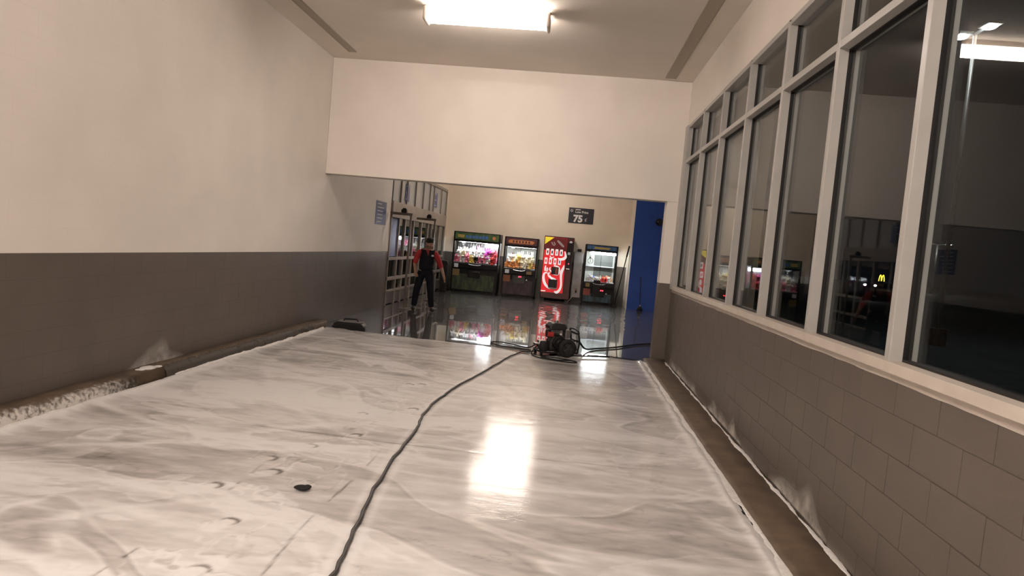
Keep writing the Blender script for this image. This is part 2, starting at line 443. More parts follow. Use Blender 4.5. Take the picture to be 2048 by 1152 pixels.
def paper(name, label, y, z, w_, h, lines):
    t = thing(name, label, 'notice', (XL+.004, y, z))
    MB().box(-.003, .004, -w_/2, w_/2, 0, h).build('sheet', 'poster_blue', t)
    r = random.Random(int(y*100))
    for k in range(lines):
        zz = h*(.12+.76*k/max(1, lines-1)); l = w_*(.35+.25*r.random())
        MB().box(.004, .006, -w_*.36, -w_*.36+l, zz-h*.016, zz+h*.016).build('print_line', 'white_print', t)
    return t
paper('wall_notice', 'blue notice with pale print on the block wall left of the entrance doors', 14.72, 1.84, .82, .50, 6)
paper('window_notice', 'small blue notice on the upper glass nearest the header', 17.0, 2.50, .42, .42, 3)
paper('window_notice', 'small blue notice on the upper glass above the worker', 20.6, 2.58, .5, .42, 3)
def guide_post(y, x, label):
    t = thing('door_guide_post', label, 'post', (x, y, 0))
    MB().box(-.022, .022, -.022, .022, 0, 2.16).build('post', 'bronze', t, bevel=.004)
    MB().box(XL-x+.05, .03, -.025, .025, 2.10, 2.16).build('arm', 'bronze', t, bevel=.004)
    MB().box(-.10, .10, -.2, .2, 0, .012).build('base_plate', 'bronze', t, bevel=.002)
    q = MB().box(-.22, -.10, -.05, .05, 2.161, 2.23).ell((-.16, 0, 2.24), (.05, .05, .03)); q.build('sensor', 'black', t)
guide_post(15.36, -3.60, 'dark metal guide post and arm at the nearer pair of entrance doors')
guide_post(18.06, -3.58, 'dark metal guide post and arm behind the worker at the doors')

# ================================================================== FOAM ON THE FLOOR
HOSE = [(-.90, 2.3), (-.95, 2.8), (-.97, 3.14), (-1.02, 3.6), (-1.08, 4.1), (-1.13, 4.9), (-1.15, 5.7), (-1.20, 6.3), (-1.16, 7.04), (-1.10, 7.6),
        (-.99, 8.27), (-.86, 9.1), (-.74, 9.9), (-.56, 10.6), (-.40, 10.75)]
PRINTS = [(-2.05, 4.02, .9), (-1.82, 4.36, .75), (-1.80, 4.98, .8), (-1.71, 3.55, .5), (-1.58, 3.02, .45), (-1.57, 5.37, .3), (-1.61, 7.47, .2),
          (-1.33, 6.4, .1), (-1.5, 7.53, .15), (-1.95, 4.62, 1.0), (-1.72, 6.05, .4)]
def foam():
    ylist = [YN+.1]
    while ylist[-1] < 11.4: ylist.append(ylist[-1]+max(.011, min(.03, abs(ylist[-1])*.0038)) if ylist[-1] > 2.2 else ylist[-1]+.05)
    ya = np.array(ylist); xa = np.linspace(XL+.145, XR-.30, 420)
    X, Y = np.meshgrid(xa, ya)
    wx = fbm(X*.35, Y*.5, 3, 40)-.5; wy = fbm(X*.35+9, Y*.5, 3, 44)-.5
    base = fbm(X*.55+wx*1.2, Y*2.0+wy*2.4+X*.25, 4, 1)
    broad = fbm(X*.30+5, Y*.6+wy, 3, 11)
    fine = fbm(X*2.5, Y*9, 3, 61)
    strk = fbm(X*.9+wx*2, Y*7+wy*6+X*.8, 3, 71)
    fine2 = fbm(X*6, Y*16, 3, 66)
    T = .64+.55*(base-.5)+.5*(broad-.5)+.40*(fine-.5)+.30*(fine2-.5)
    left = sstep(-.2, -2.2, X)
    T = T+(.22+.26*left)*(strk-.5)+.13*left+.06*(1-left)
    # sharp-edged film: overlapping sheets of suds and the fine lines between them
    n2 = fbm(X*.45+wx*1.6+3, Y*1.3+wy*2.2+X*.35, 4, 301); n3 = fbm(X*.8+wx*2.0, Y*1.9+wy*3-X*.30, 5, 330)
    T = T+.16*(sstep(.49, .515, n2)-.5)+.13*(sstep(.56, .575, n3)-.3)
    T = T+.16*np.exp(-((n2-.515)/.010)**2)*(.4+1.2*fine)-.14*np.exp(-((n2-.478)/.010)**2)*fine*1.6
    T = T+.14*np.exp(-((n3-.58)/.008)**2)*(.3+1.2*broad)-.16*np.exp(-((n3-.44)/.007)**2)*sstep(.4, .6, fine)
    T = T-.16*sstep(7.5, 10.8, Y)
    # swept arcs left by the squeegee / spray
    for cx, cyy, r, wd, a in ((-.4, 1.2, 3.05, .035, .20), (-.6, .2, 5.0, .03, .22), (.4, 2.0, 4.2, .05, .16), (-1.6, 9.5, 4.6, .04, .16), (-.5, 11.5, 6.9, .03, .2), (.9, 9.0, 4.4, .05, .14), (-2.6, 6.9, 2.2, .04, .12)):
        rr = np.hypot(X-cx, (Y-cyy))+.25*wx
        T = T+a*np.exp(-((rr-r)/wd)**2)*(.3+1.2*broad)
        T = T-a*.45*np.exp(-((rr-r-wd*2.6)/(wd*1.4))**2)*(.3+1.2*broad)
    # thin dark smears
    for cx, cyy, sx, syy, a in ((-3.2, 4.25, .55, .13, .42), (-2.75, 4.05, .25, .06, .3), (-2.4, 5.75, 1.1, .17, .30), (.6, 5.9, .5, .16, .3), (.75, 7.2, .35, .2, .25), (-1.7, 8.7, .35, .30, .3), (-3.3, 3.3, .5, .12, .25), (.1, 4.3, .5, .1, .2), (-2.6, 8.2, .8, .25, .22), (.3, 9.3, .25, .9, .15)):
        T = T-a*np.exp(-((X-cx)/sx)**2-((Y-cyy+.12*(X-cx)*0)/syy)**2)*(.5+fine)
    Z = np.full_like(X, .005)+.0012*(fine-.5)
    # joints show through
    jy = np.exp(-((Y-5.30-.03*np.sin(X*2))/.009)**2)*sstep(-2.7, -2.3, X)*sstep(.9, .4, X)*(.35+fine)
    jx = np.exp(-((X+1.29-.02*np.sin(Y*3))/.008)**2)*sstep(5.2, 4.6, Y)*sstep(.32, .55, fine+.12*(strk-.5))*1.1
    j2 = np.exp(-((X+1.96-.04*np.sin(Y*2))/.008)**2)*sstep(4.6, 4.2, Y)*sstep(.48, .62, fine)*1.2
    jj = np.clip(jy+jx+.9*j2, 0, 1)
    T = T-.55*jj; Z = Z-.002*jj
    # pushed ridge along the hose
    hd = np.full_like(X, 9.)
    hp = np.array(HOSE)
    for a, b in zip(hp[:-1], hp[1:]):
        d = b-a; t = np.clip(((X-a[0])*d[0]+(Y-a[1])*d[1])/(d@d), 0, 1)
        hd = np.minimum(hd, np.hypot(X-a[0]-t*d[0], Y-a[1]-t*d[1]))
    T = T+.22*np.exp(-((hd-.05)/.025)**2)-.25*np.exp(-(hd/.022)**2)
    # foot traffic: scuffed ridges between the prints
    foot = np.exp(-((X+1.62)/.45)**2)*sstep(8.3, 7.3, Y)
    sc = fbm(X*5, Y*4.5, 3, 81); rid = np.exp(-((sc-.5)/.022)**2)
    T = T+.20*foot*rid*fine2*2; Z = Z+.0025*foot*rid
    T = T-.24*foot*np.exp(-((sc-.55)/.016)**2)*sstep(.45, .6, fine)
    for (px, py, a) in PRINTS:
        ca, sa = math.cos(a), math.sin(a); u = (X-px)*ca-(Y-py)*sa; v = (X-px)*sa+(Y-py)*ca
        sel = np.exp(-(u/.06)**4-(v/.15)**4)
        heel = np.exp(-((np.hypot(u, (v+.02)*.8)-.056+.03*(fine2-.5))/.014)**2)*sstep(-.05, .02, v)
        edge = np.exp(-((np.hypot(u/.055, v/.14)-1)/.10)**2)
        T = T+.25*sel*(1-heel)+.2*edge-.85*heel*sel-.3*edge*(fine > .56); Z = Z-.003*heel*sel+.0035*edge*fine2
    # banked foam by the kerbs
    bl = np.exp(-((X-XL-.22-.05*wx)/.09)**2); br = np.exp(-((X-XR+.40-.06*wx)/.05)**2)
    T = T+.5*bl*(.4+broad)+.55*br; Z = Z+.030*bl*(.4+fine)*sstep(10.5, 6, Y)+.022*br*(.3+fine)
    T = np.clip(T, 0, 1)
    wet = np.clip(1-.75*left*sstep(8.5, 5.5, Y), 0, 1)*(.75+.25*(1-T))
    edgeY = 10.95+.5*(fbm(X*1.3, X*0+3, 4, 90)-.5)-.55*np.exp(-((X+.35)/.5)**2)+.25*sstep(-1, -3.5, X)
    edgeL = XL+.15+.10*fbm(Y*2.2, Y*0+.3, 4, 95)
    edgeR = XR-.30-.09*fbm(Y*2.6, Y*0+.7, 5, 97)
    inside = (Y < edgeY) & (X > edgeL) & (X < edgeR)
    Z = np.minimum(Z, .003+.25*np.maximum(0, np.minimum(np.minimum(X-edgeL, edgeR-X), edgeY-Y))+.012*bl)
    ny, nx = X.shape
    vs = np.stack([X, Y, np.maximum(Z, .0015)], -1).reshape(-1, 3)
    i, j = np.meshgrid(np.arange(nx-1), np.arange(ny-1)); a = (j*nx+i)
    k = inside[:-1, :-1] & inside[1:, :-1] & inside[:-1, 1:] & inside[1:, 1:]
    q = np.stack([a, a+1, a+nx+1, a+nx], -1)[k]
    used = np.unique(q); mp = -np.ones(len(vs), int); mp[used] = np.arange(len(used)); q = mp[q]; vs = vs[used]
    me = bpy.data.meshes.new('foam')
    me.vertices.add(len(vs)); me.vertices.foreach_set('co', vs.astype(np.float32).ravel())
    me.loops.add(q.size); me.loops.foreach_set('vertex_index', q.ravel().astype(np.int32))
    me.polygons.add(len(q)); me.polygons.foreach_set('loop_start', (np.arange(len(q))*4).astype(np.int32))
    me.polygons.foreach_set('loop_total', np.full(len(q), 4, np.int32))
    me.polygons.foreach_set('use_smooth', np.ones(len(q), bool))
    me.update(); me.validate()
    for nm, arr in (('cover', T), ('wet', wet)):
        at = me.attributes.new(nm, 'FLOAT', 'POINT'); at.data.foreach_set('value', arr.reshape(-1)[used].astype(np.float32))
    m = bpy.data.materials.new('foam'); m.use_nodes = True; nt = m.node_tree; b = nt.nodes['Principled BSDF']
    at = nn(nt, 'ShaderNodeAttribute', attribute_name='cover'); aw = nn(nt, 'ShaderNodeAttribute', attribute_name='wet')
    g = nn(nt, 'ShaderNodeNewGeometry')
    n1 = nn(nt, 'ShaderNodeTexNoise'); n1.inputs['Scale'].default_value = 14; n1.inputs['Detail'].default_value = 7
    mpn = nn(nt, 'ShaderNodeMapping'); mpn.inputs['Scale'].default_value = (.5, 1.4, 1); nt.links.new(g.outputs['Position'], mpn.inputs['Vector'])
    nt.links.new(mpn.outputs[0], n1.inputs['Vector'])
    ad = nn(nt, 'ShaderNodeMath', operation='MULTIPLY_ADD'); ad.inputs[1].default_value = .36; nt.links.new(n1.outputs['Fac'], ad.inputs[0])
    nt.links.new(at.outputs['Fac'], ad.inputs[2])
    sb = nn(nt, 'ShaderNodeMath', operation='SUBTRACT'); sb.inputs[1].default_value = .18; nt.links.new(ad.outputs[0], sb.inputs[0])
    r = nn(nt, 'ShaderNodeValToRGB'); e = r.color_ramp.elements
    e[0].position = 0; e[0].color = (.13, .115, .105, 1); e[1].position = 1; e[1].color = (.78, .765, .755, 1)
    for p_, c_ in ((.3, (.36, .335, .32)), (.6, (.56, .535, .52)), (.8, (.68, .66, .645))):
        x = r.color_ramp.elements.new(p_); x.color = (*c_, 1)
    nt.links.new(sb.outputs[0], r.inputs['Fac']); nt.links.new(r.outputs['Color'], b.inputs['Base Color'])
    b.inputs['Roughness'].default_value = .55; b.inputs['Coat IOR'].default_value = 1.40; b.inputs['Coat Roughness'].default_value = .075
    nt.links.new(aw.outputs['Fac'], b.inputs['Coat Weight'])
    n2 = nn(nt, 'ShaderNodeTexNoise'); n2.inputs['Scale'].default_value = 60; n2.inputs['Detail'].default_value = 3
    nt.links.new(g.outputs['Position'], n2.inputs['Vector'])
    bp = nn(nt, 'ShaderNodeBump'); bp.inputs['Strength'].default_value = .22; bp.inputs['Distance'].default_value = .003
    nt.links.new(n2.outputs['Fac'], bp.inputs['Height']); nt.links.new(bp.outputs[0], b.inputs['Coat Normal'])
    bp2 = nn(nt, 'ShaderNodeBump'); bp2.inputs['Strength'].default_value = .35; bp2.inputs['Distance'].default_value = .006
    nt.links.new(n1.outputs['Fac'], bp2.inputs['Height']); nt.links.new(bp2.outputs[0], b.inputs['Normal'])
    MATS['foam'] = m
    o = link('foam_sheet', me, m); o['kind'] = 'stuff'
    tag(o, 'thin white soapy foam spread over the wet floor in the foreground', 'foam')
foam()
mat('foam_white', (.74, .72, .70), .6, noise=.1, nscale=30, bump=.5, bscale=60)
def ridge(name, x, y0, y1, wbase, hbase, seed, z, label, dens=.0):
    st = .018; yy = np.arange(y0, y1, st); one = np.ones_like(yy)
    wl_ = wbase*(.15+1.6*np.clip(fbm(yy*4.5, one*.2, 5, seed)-.25, 0, 1)**1.3*1.6)
    ww = wbase*(.15+1.6*np.clip(fbm(yy*5.0, one*1.2, 5, seed+7)-.25, 0, 1)**1.3*1.6)
    hh = hbase*(.25+1.3*fbm(yy*5, one*2.2, 3, seed+3))
    on = fbm(yy*1.1, one*4, 2, seed+5) > dens
    vs = []; fs = []
    for k in range(len(yy)):
        for c, h_ in ((-1, 0), (-.6, .7), (0, 1), (.6, .7), (1, 0)):
            vs.append((x+(wl_[k] if c < 0 else ww[k])*c, yy[k], z+h_*hh[k]))
    for k in range(len(yy)-1):
        if on[k]:
            for c in range(4): fs.append((k*5+c, k*5+c+1, (k+1)*5+c+1, (k+1)*5+c))
    o = MB().add(vs, fs).build(name, 'foam_white', smooth=True, kind='stuff')
    tag(o, label, 'foam')
ridge('foam_ridge', XR-.025, 1.0, 10.9, .036, .010, 130, .027, 'ragged white foam line where the window wall meets its brown kerb strip')
ridge('foam_ridge', XR-.345, 1.0, 10.8, .068, .007, 150, .010, 'wider white foam line between the floor and the kerb under the windows')
ridge('foam_ridge', XL+.225, 1.0, 11.0, .035, .030, 170, .004, 'thin white foam line at the foot of the kerb under the brown and white wall', .42)
# dirty foam clinging to the face of the left kerb
def splash_mat(name, scale, lo, hi, col):
    m = bpy.data.materials.new(name); m.use_nodes = True; nt = m.node_tree; b = nt.nodes['Principled BSDF']
    b.inputs['Base Color'].default_value = (*col, 1); b.inputs['Roughness'].default_value = .6
    tc = nn(nt, 'ShaderNodeTexCoord'); n = nn(nt, 'ShaderNodeTexNoise'); n.inputs['Scale'].default_value = scale; n.inputs['Detail'].default_value = 6
    nt.links.new(tc.outputs['Object'], n.inputs['Vector'])
    at = nn(nt, 'ShaderNodeAttribute', attribute_name='cover')
    ad = nn(nt, 'ShaderNodeMath', operation='MULTIPLY'); nt.links.new(n.outputs['Fac'], ad.inputs[0]); nt.links.new(at.outputs['Fac'], ad.inputs[1])
    mr = nn(nt, 'ShaderNodeMapRange'); mr.inputs['From Min'].default_value = lo; mr.inputs['From Max'].default_value = hi
    nt.links.new(ad.outputs[0], mr.inputs['Value']); nt.links.new(mr.outputs[0], b.inputs['Alpha'])
    MATS[name] = m
splash_mat('splash', 7, .05, .80, (.75, .71, .66))
splash_mat('splash_dirty', 26, .16, .36, (.62, .58, .54))
splash_mat('grime', 16, .24, .40, (.045, .036, .028))
def smear(name, P, nrm, peaks, width, label, m='splash', base=.02):
    # a film of foam thrown up a wall: columns of different height, fading at the top
    n = 60; rows = 8; vs = []; fs = []; cov = []
    for k in range(n+1):
        t = k/n; h_ = base+sum(a*math.exp(-((t-c)/s_)**2) for c, s_, a in peaks)
        for r_ in range(rows+1):
            q = r_/rows; vs.append((P[0]+nrm*.004, P[1]+(t-.5)*width, P[2]+h_*q)); cov.append((1-q)**.9*min(1, 6*t, 6*(1-t)))
    for k in range(n):
        for r_ in range(rows):
            a = k*(rows+1)+r_; fs.append((a, a+1, a+rows+2, a+rows+1))
    o = MB().add(vs, fs).build(name, m, smooth=True)
    at = o.data.attributes.new('cover', 'FLOAT', 'POINT'); at.data.foreach_set('value', cov)
    o['kind'] = 'stuff'; tag(o, label, 'foam')
smear('foam_splash', (XL, 6.75, .10), 1, [(.38, .22, .22), (.58, .10, .20), (.80, .12, .08)], 1.15, 'veil of white foam splashed up the brown block wall')
smear('foam_splash', (XR-.001, 6.9, .05), -1, [(.3, .07, .16), (.55, .1, .10), (.8, .1, .14)], 1.7, 'faint foam splash on the brown wall under the windows, in the middle', base=.05)
smear('foam_splash', (XR-.001, 4.75, .05), -1, [(.3, .12, .20), (.6, .2, .13)], 1.3, 'faint foam splash on the brown wall under the windows, nearest the viewer', base=.05)
smear('foam_splash', (XR-.001, 9.4, .05), -1, [(.2, .1, .10), (.6, .2, .12), (.9, .1, .2)], 2.6, 'faint foam splash on the brown wall under the windows, nearest the blue pillar', base=.04)
def kerb_film(y0, y1, m, label, zf, seed):
    yy = np.arange(y0, y1, .03); vs = []; fs = []; cov = []
    for k, y in enumerate(yy):
        c = fbm(np.array([y*1.2]), np.array([1.]), 3, seed)[0]; e = min(1, (y-y0)/1.3, (y1-y)/1.3)
        for q, (xx, zz) in enumerate(((XL+.222, .004), (XL+.212, .03), (XL+.206, .07), (XL+.180, .108), (XL+.13, .135))):
            vs.append((xx, y, zz)); cov.append(e*(.55+.9*c)*zf[q])
    for k in range(len(yy)-1):
        for q in range(4): a = k*5+q; fs.append((a, a+1, a+6, a+5))
    o = MB().add(vs, fs).build('foam_film', m, smooth=True)
    at = o.data.attributes.new('cover', 'FLOAT', 'POINT'); at.data.foreach_set('value', cov); o['kind'] = 'stuff'; tag(o, label, 'foam')
kerb_film(1.0, 6.6, 'splash_dirty', 'dirty speckled foam clinging to the nearer kerb under the brown wall', (.9, .9, .8, .6, .2), 201)
kerb_film(4.9, 11.3, 'grime', 'black grime along the farther kerb under the brown wall', (.7, 1, 1.1, .9, .3), 230)
MB().ell((0, 0, .008), (.07, .10, .022)).ell((.03, .11, .006), (.04, .07, .014)).ell((-.01, -.11, .006), (.05, .06, .015)).build('foam_heap', 'foam_white', smooth=True, loc=(XL+.09, 6.45, .105), kind='stuff', label='little heap of white foam on the kerb below the splash', category='foam')

# ================================================================== HOSE, CLUMP, TOOL
def smooth_path(pts, n=8, wob=0.0, seed=1, z=.02):
    P = [Vector((p[0], p[1], p[2] if len(p) > 2 else z)) for p in pts]; out = []
    r = random.Random(seed)
    for i in range(len(P)-1):
        p0 = P[max(0, i-1)]; p1 = P[i]; p2 = P[i+1]; p3 = P[min(len(P)-1, i+2)]
        for k in range(n):
            t = k/n
            v = .5*((2*p1)+(p2-p0)*t+(2*p0-5*p1+4*p2-p3)*t*t+(3*p1-p0-3*p2+p3)*t**3)
            out.append(v+Vector((r.uniform(-wob, wob), 0, 0)))
    out.append(P[-1]); return out
tag(MB().tube(smooth_path(HOSE, 5, .010, 3, .020), .0105, 8).build('hose', 'hose', smooth=True), 'long grey hose running from the pressure washer across the foam to the viewer', 'hose')
q = MB().ell((0, 0, .02), (.052, .030, .016)).ell((.03, .012, .026), (.025, .014, .012)).ell((-.03, -.004, .02), (.024, .018, .010))
tag(q.build('wet_clump', 'rubber', smooth=True, loc=(-1.51, 4.10, .006)), 'small dark wet clump lying on the foam', 'debris')
t = thing('floor_tool', 'low black floor tool lying at the foot of the block wall by the foam edge', 'tool', (-3.57, 11.42, 0), .05)
MB().prism([(-.26, .012), (.24, .012), (.26, .05), (.2, .10), (-.2, .11), (-.27, .07)], -.11, .11).build('body', 'black', t, bevel=.015)
MB().box(-.20, .21, -.10, .10, .105, .118).build('top_plate', 'steel', t, bevel=.004)
MB().tube([(-.12, 0, .118), (-.10, 0, .15), (.10, 0, .155), (.13, 0, .118)], .012, 8).build('handle', 'black', t, smooth=True)
MB().box(-.28, .28, -.125, -.10, .0, .035).build('blade', 'rubber', t, bevel=.003)

# ================================================================== PRESSURE WASHER
mat('engine_grey', (.05, .05, .05), .5, metal=.6); mat('engine_red', (.35, .02, .02), .4); mat('tank', (.02, .02, .021), .3)
W = thing('pressure_washer', 'black wheeled pressure washer with a small engine standing on the wet floor', 'pressure washer', (-.06, 10.75, 0), .35)
fr = MB()
for s in (-.19, .19):
    fr.tube(smooth_path([(-.30, s, .06), (.24, s, .06), (.30, s, .12), (.31, s, .26), (.29, s, .36)], 5), .014, 8)
for xx, zz in ((-.30, .06), (0, .06), (.29, .12), (.29, .36), (.31, .24)): fr.cyl((xx, -.19, zz), (xx, .19, zz), .014, 8)
fr.build('frame', 'black', W, smooth=True)
for s in (-1, 1):
    wmb = MB().torus((.10, s*.26, .145), (0, 1, 0), .105, .040, 26, 10)
    wh = wmb.build('wheel', 'rubber', W, smooth=True)
    hb = MB().cyl((.10, s*.235, .145), (.10, s*.285, .145), .075, 18).cyl((.10, s*.28, .145), (.10, s*.30, .145), .022, 12)
    hb.build('hub', 'engine_grey', wh)
    for k in range(5):
        a = 2*PI*k/5; MB().cyl((.10, s*.29, .145), (.10+.07*math.cos(a), s*.29, .145+.07*math.sin(a)), .008, 6).build('spoke', 'engine_grey', wh)
for s in (-1, 1): MB().cyl((-.28, s*.15, .0), (-.28, s*.15, .06), .022, 10).build('rubber_foot', 'rubber', W)
MB().box(-.22, .16, -.17, .17, .072, .09).build('engine_plate', 'black', W, bevel=.004)
MB().prism([(-.13, .09), (.12, .09), (.13, .22), (.08, .31), (-.08, .31), (-.14, .22)], -.12, .11).build('engine_block', 'engine_grey', W, bevel=.012)
fl_ = MB().cyl((0, -.125, .21), (0, -.18, .21), .115, 24, .105); fl_.build('recoil_cover', 'black', W, smooth=False, bevel=.006)
MB().cyl((0, -.18, .21), (0, -.192, .21), .05, 16).build('recoil_hub', 'chrome', W)
for k in range(5): MB().box(-.10, .06, .02, .10, .315+.016*k, .321+.016*k).build('cooling_fin', 'engine_grey', W)
MB().prism([(-.16, .40), (.10, .40), (.13, .44), (.09, .50), (-.10, .51), (-.17, .46)], -.13, .12).build('fuel_tank', 'tank', W, bevel=.022)
MB().cyl((-.03, -.02, .505), (-.03, -.02, .545), .032, 14).build('fuel_cap', 'chrome', W, bevel=.004)
MB().box(-.20, -.14, -.12, -.02, .28, .40).build('air_filter', 'black', W, bevel=.012)
MB().box(.12, .21, -.06, .10, .28, .40).build('muffler', 'steel', W, bevel=.014)
MB().box(-.30, -.17, -.07, .07, .10, .22).build('pump', 'chrome', W, bevel=.012)
for s in (-1, 1): MB().cyl((-.30, s*.04, .16), (-.36, s*.04, .16), .018, 10).build('pump_port', 'chrome', W)
MB().box(-.20, -.10, -.155, -.125, .30, .37).build('red_switch_plate', 'engine_red', W, bevel=.004, label='red plate')
MB().ell((-.25, -.14, .13), (.08, .07, .09), 14, 9).build('hose_bundle', 'rubber', W, smooth=True)
hd = MB().tube(smooth_path([(.29, -.19, .36), (.285, -.19, .40), (.28, -.10, .42), (.28, .10, .42), (.285, .19, .40), (.29, .19, .36)], 5), .014, 8)
hd.build('handle', 'black', W, smooth=True)
MB().box(.265, .31, -.15, .15, .35, .38).build('control_panel', 'black', W, bevel=.006)
def hose(pts, r, label, seed, m='rubber', name='hose'):
    return tag(MB().tube(smooth_path(pts, 8, .0, seed, r+.006), r, 8).build(name, m, smooth=True), label, 'hose')
hose([(.22, 10.95, .22), (.30, 11.1, .20), (.42, 11.4, .05), (.62, 11.75), (1.0, 12.2), (1.45, 12.9), (1.9, 13.3), (2.5, 13.6)], .014, 'black supply hose running from the washer to the blue pillar side', 5)
hose([(-.35, 10.75, .16), (-.48, 10.85, .06), (-.72, 11.25), (-1.0, 11.42), (-1.14, 11.28), (-1.0, 11.05), (-.7, 10.92), (-.45, 10.86)], .010, 'thin black hose looped on the floor left of the pressure washer', 6)
hose([(-.34, 10.68, .14), (-.42, 10.45, .03), (-.3, 10.22), (0, 10.08), (.2, 10.05), (.27, 10.15), (.1, 10.3), (-.2, 10.36), (-.25, 10.28), (-.02, 10.16), (.2, 10.25)], .009, 'black hose coiled on the floor in front of the pressure washer', 7)
t = thing('spray_lance', 'black spray lance lying on the floor right of the pressure washer', 'lance', (.22, 10.62, .02), .28)
MB().tube([(0, 0, .012), (.42, .06, .012), (.62, .10, .012)], .011, 8).build('pipe', 'black', t, smooth=True)
MB().tube([(-.26, -.03, .03), (-.12, -.01, .02), (0, 0, .014)], .02, 8).build('grip', 'rubber', t, smooth=True)
MB().cyl((.62, .10, .012), (.69, .112, .012), .016, 10, .010).build('nozzle', 'chrome', t)
hose([(.45, 10.95), (.75, 11.03), (1.05, 10.98), (1.33, 10.9)], .007, 'thin dark cable lying on the floor near the window wall', 8)

# ================================================================== MACHINES ON THE BACK WALL
mat('cab_black', (.009, .008, .009), .35, spec=.2); mat('led_red', (.5, .02, .03), .4, emit=(1, .03, .06), es=6)
mat('case_light', (.9, .9, .9), .4, emit=(.92, .97, 1.0), es=75)
mat('case_back_silver', (.20, .20, .21), .25, metal=.7, noise=.5, nscale=3)
mat('case_back_grey', (.42, .44, .40), .5); mat('case_back_dark', (.10, .11, .10), .5)
mat('side_steel', (.62, .60, .58), .28, metal=.9)
mat('gold_plate', (.22, .15, .055), .4); mat('card_white', (.62, .66, .72), .5); mat('sticker_orange', (.30, .11, .045), .5); mat('sticker_red', (.32, .07, .05), .5)
def panel_mat(name, a, b, scale, emit=0):
    m = mat(name, a, .45); nt = m.node_tree; bs = nt.nodes['Principled BSDF']
    tc = nn(nt, 'ShaderNodeTexCoord'); mp = nn(nt, 'ShaderNodeMapping'); mp.inputs['Scale'].default_value = (2.2, 1, .7)
    n = nn(nt, 'ShaderNodeTexNoise'); n.inputs['Scale'].default_value = scale; n.inputs['Detail'].default_value = 4
    nt.links.new(tc.outputs['Object'], mp.inputs[0]); nt.links.new(mp.outputs[0], n.inputs['Vector'])
    r = nn(nt, 'ShaderNodeValToRGB'); r.color_ramp.elements[0].position = .42; r.color_ramp.elements[1].position = .62
    r.color_ramp.elements[0].color = (*a, 1); r.color_ramp.elements[1].color = (*b, 1)
    nt.links.new(n.outputs['Fac'], r.inputs['Fac']); nt.links.new(r.outputs['Color'], bs.inputs['Base Color'])
    if emit: nt.links.new(r.outputs['Color'], bs.inputs['Emission Color']); bs.inputs['Emission Strength'].default_value = emit
    return m
panel_mat('marquee_green', (.025, .06, .025), (.07, .12, .035), 3, .12)
panel_mat('marquee_purple', (.05, .014, .02), (.09, .03, .035), 3, .1)
panel_mat('marquee_blue', (.02, .05, .12), (.05, .12, .24), 3, .1)
mat('m_blue', (.04, .10, .26), .5, emit=(.05, .18, .5), es=.12); mat('m_yellow', (.33, .24, .06), .5, emit=(.6, .42, .1), es=.08); mat('m_orange', (.40, .15, .06), .5, emit=(.8, .25, .06), es=.12)
panel_mat('art_green', (.012, .016, .009), (.045, .07, .02), 5); panel_mat('art_purple', (.015, .007, .010), (.05, .022, .032), 6); panel_mat('art_teal', (.008, .02, .027), (.03, .08, .11), 5)
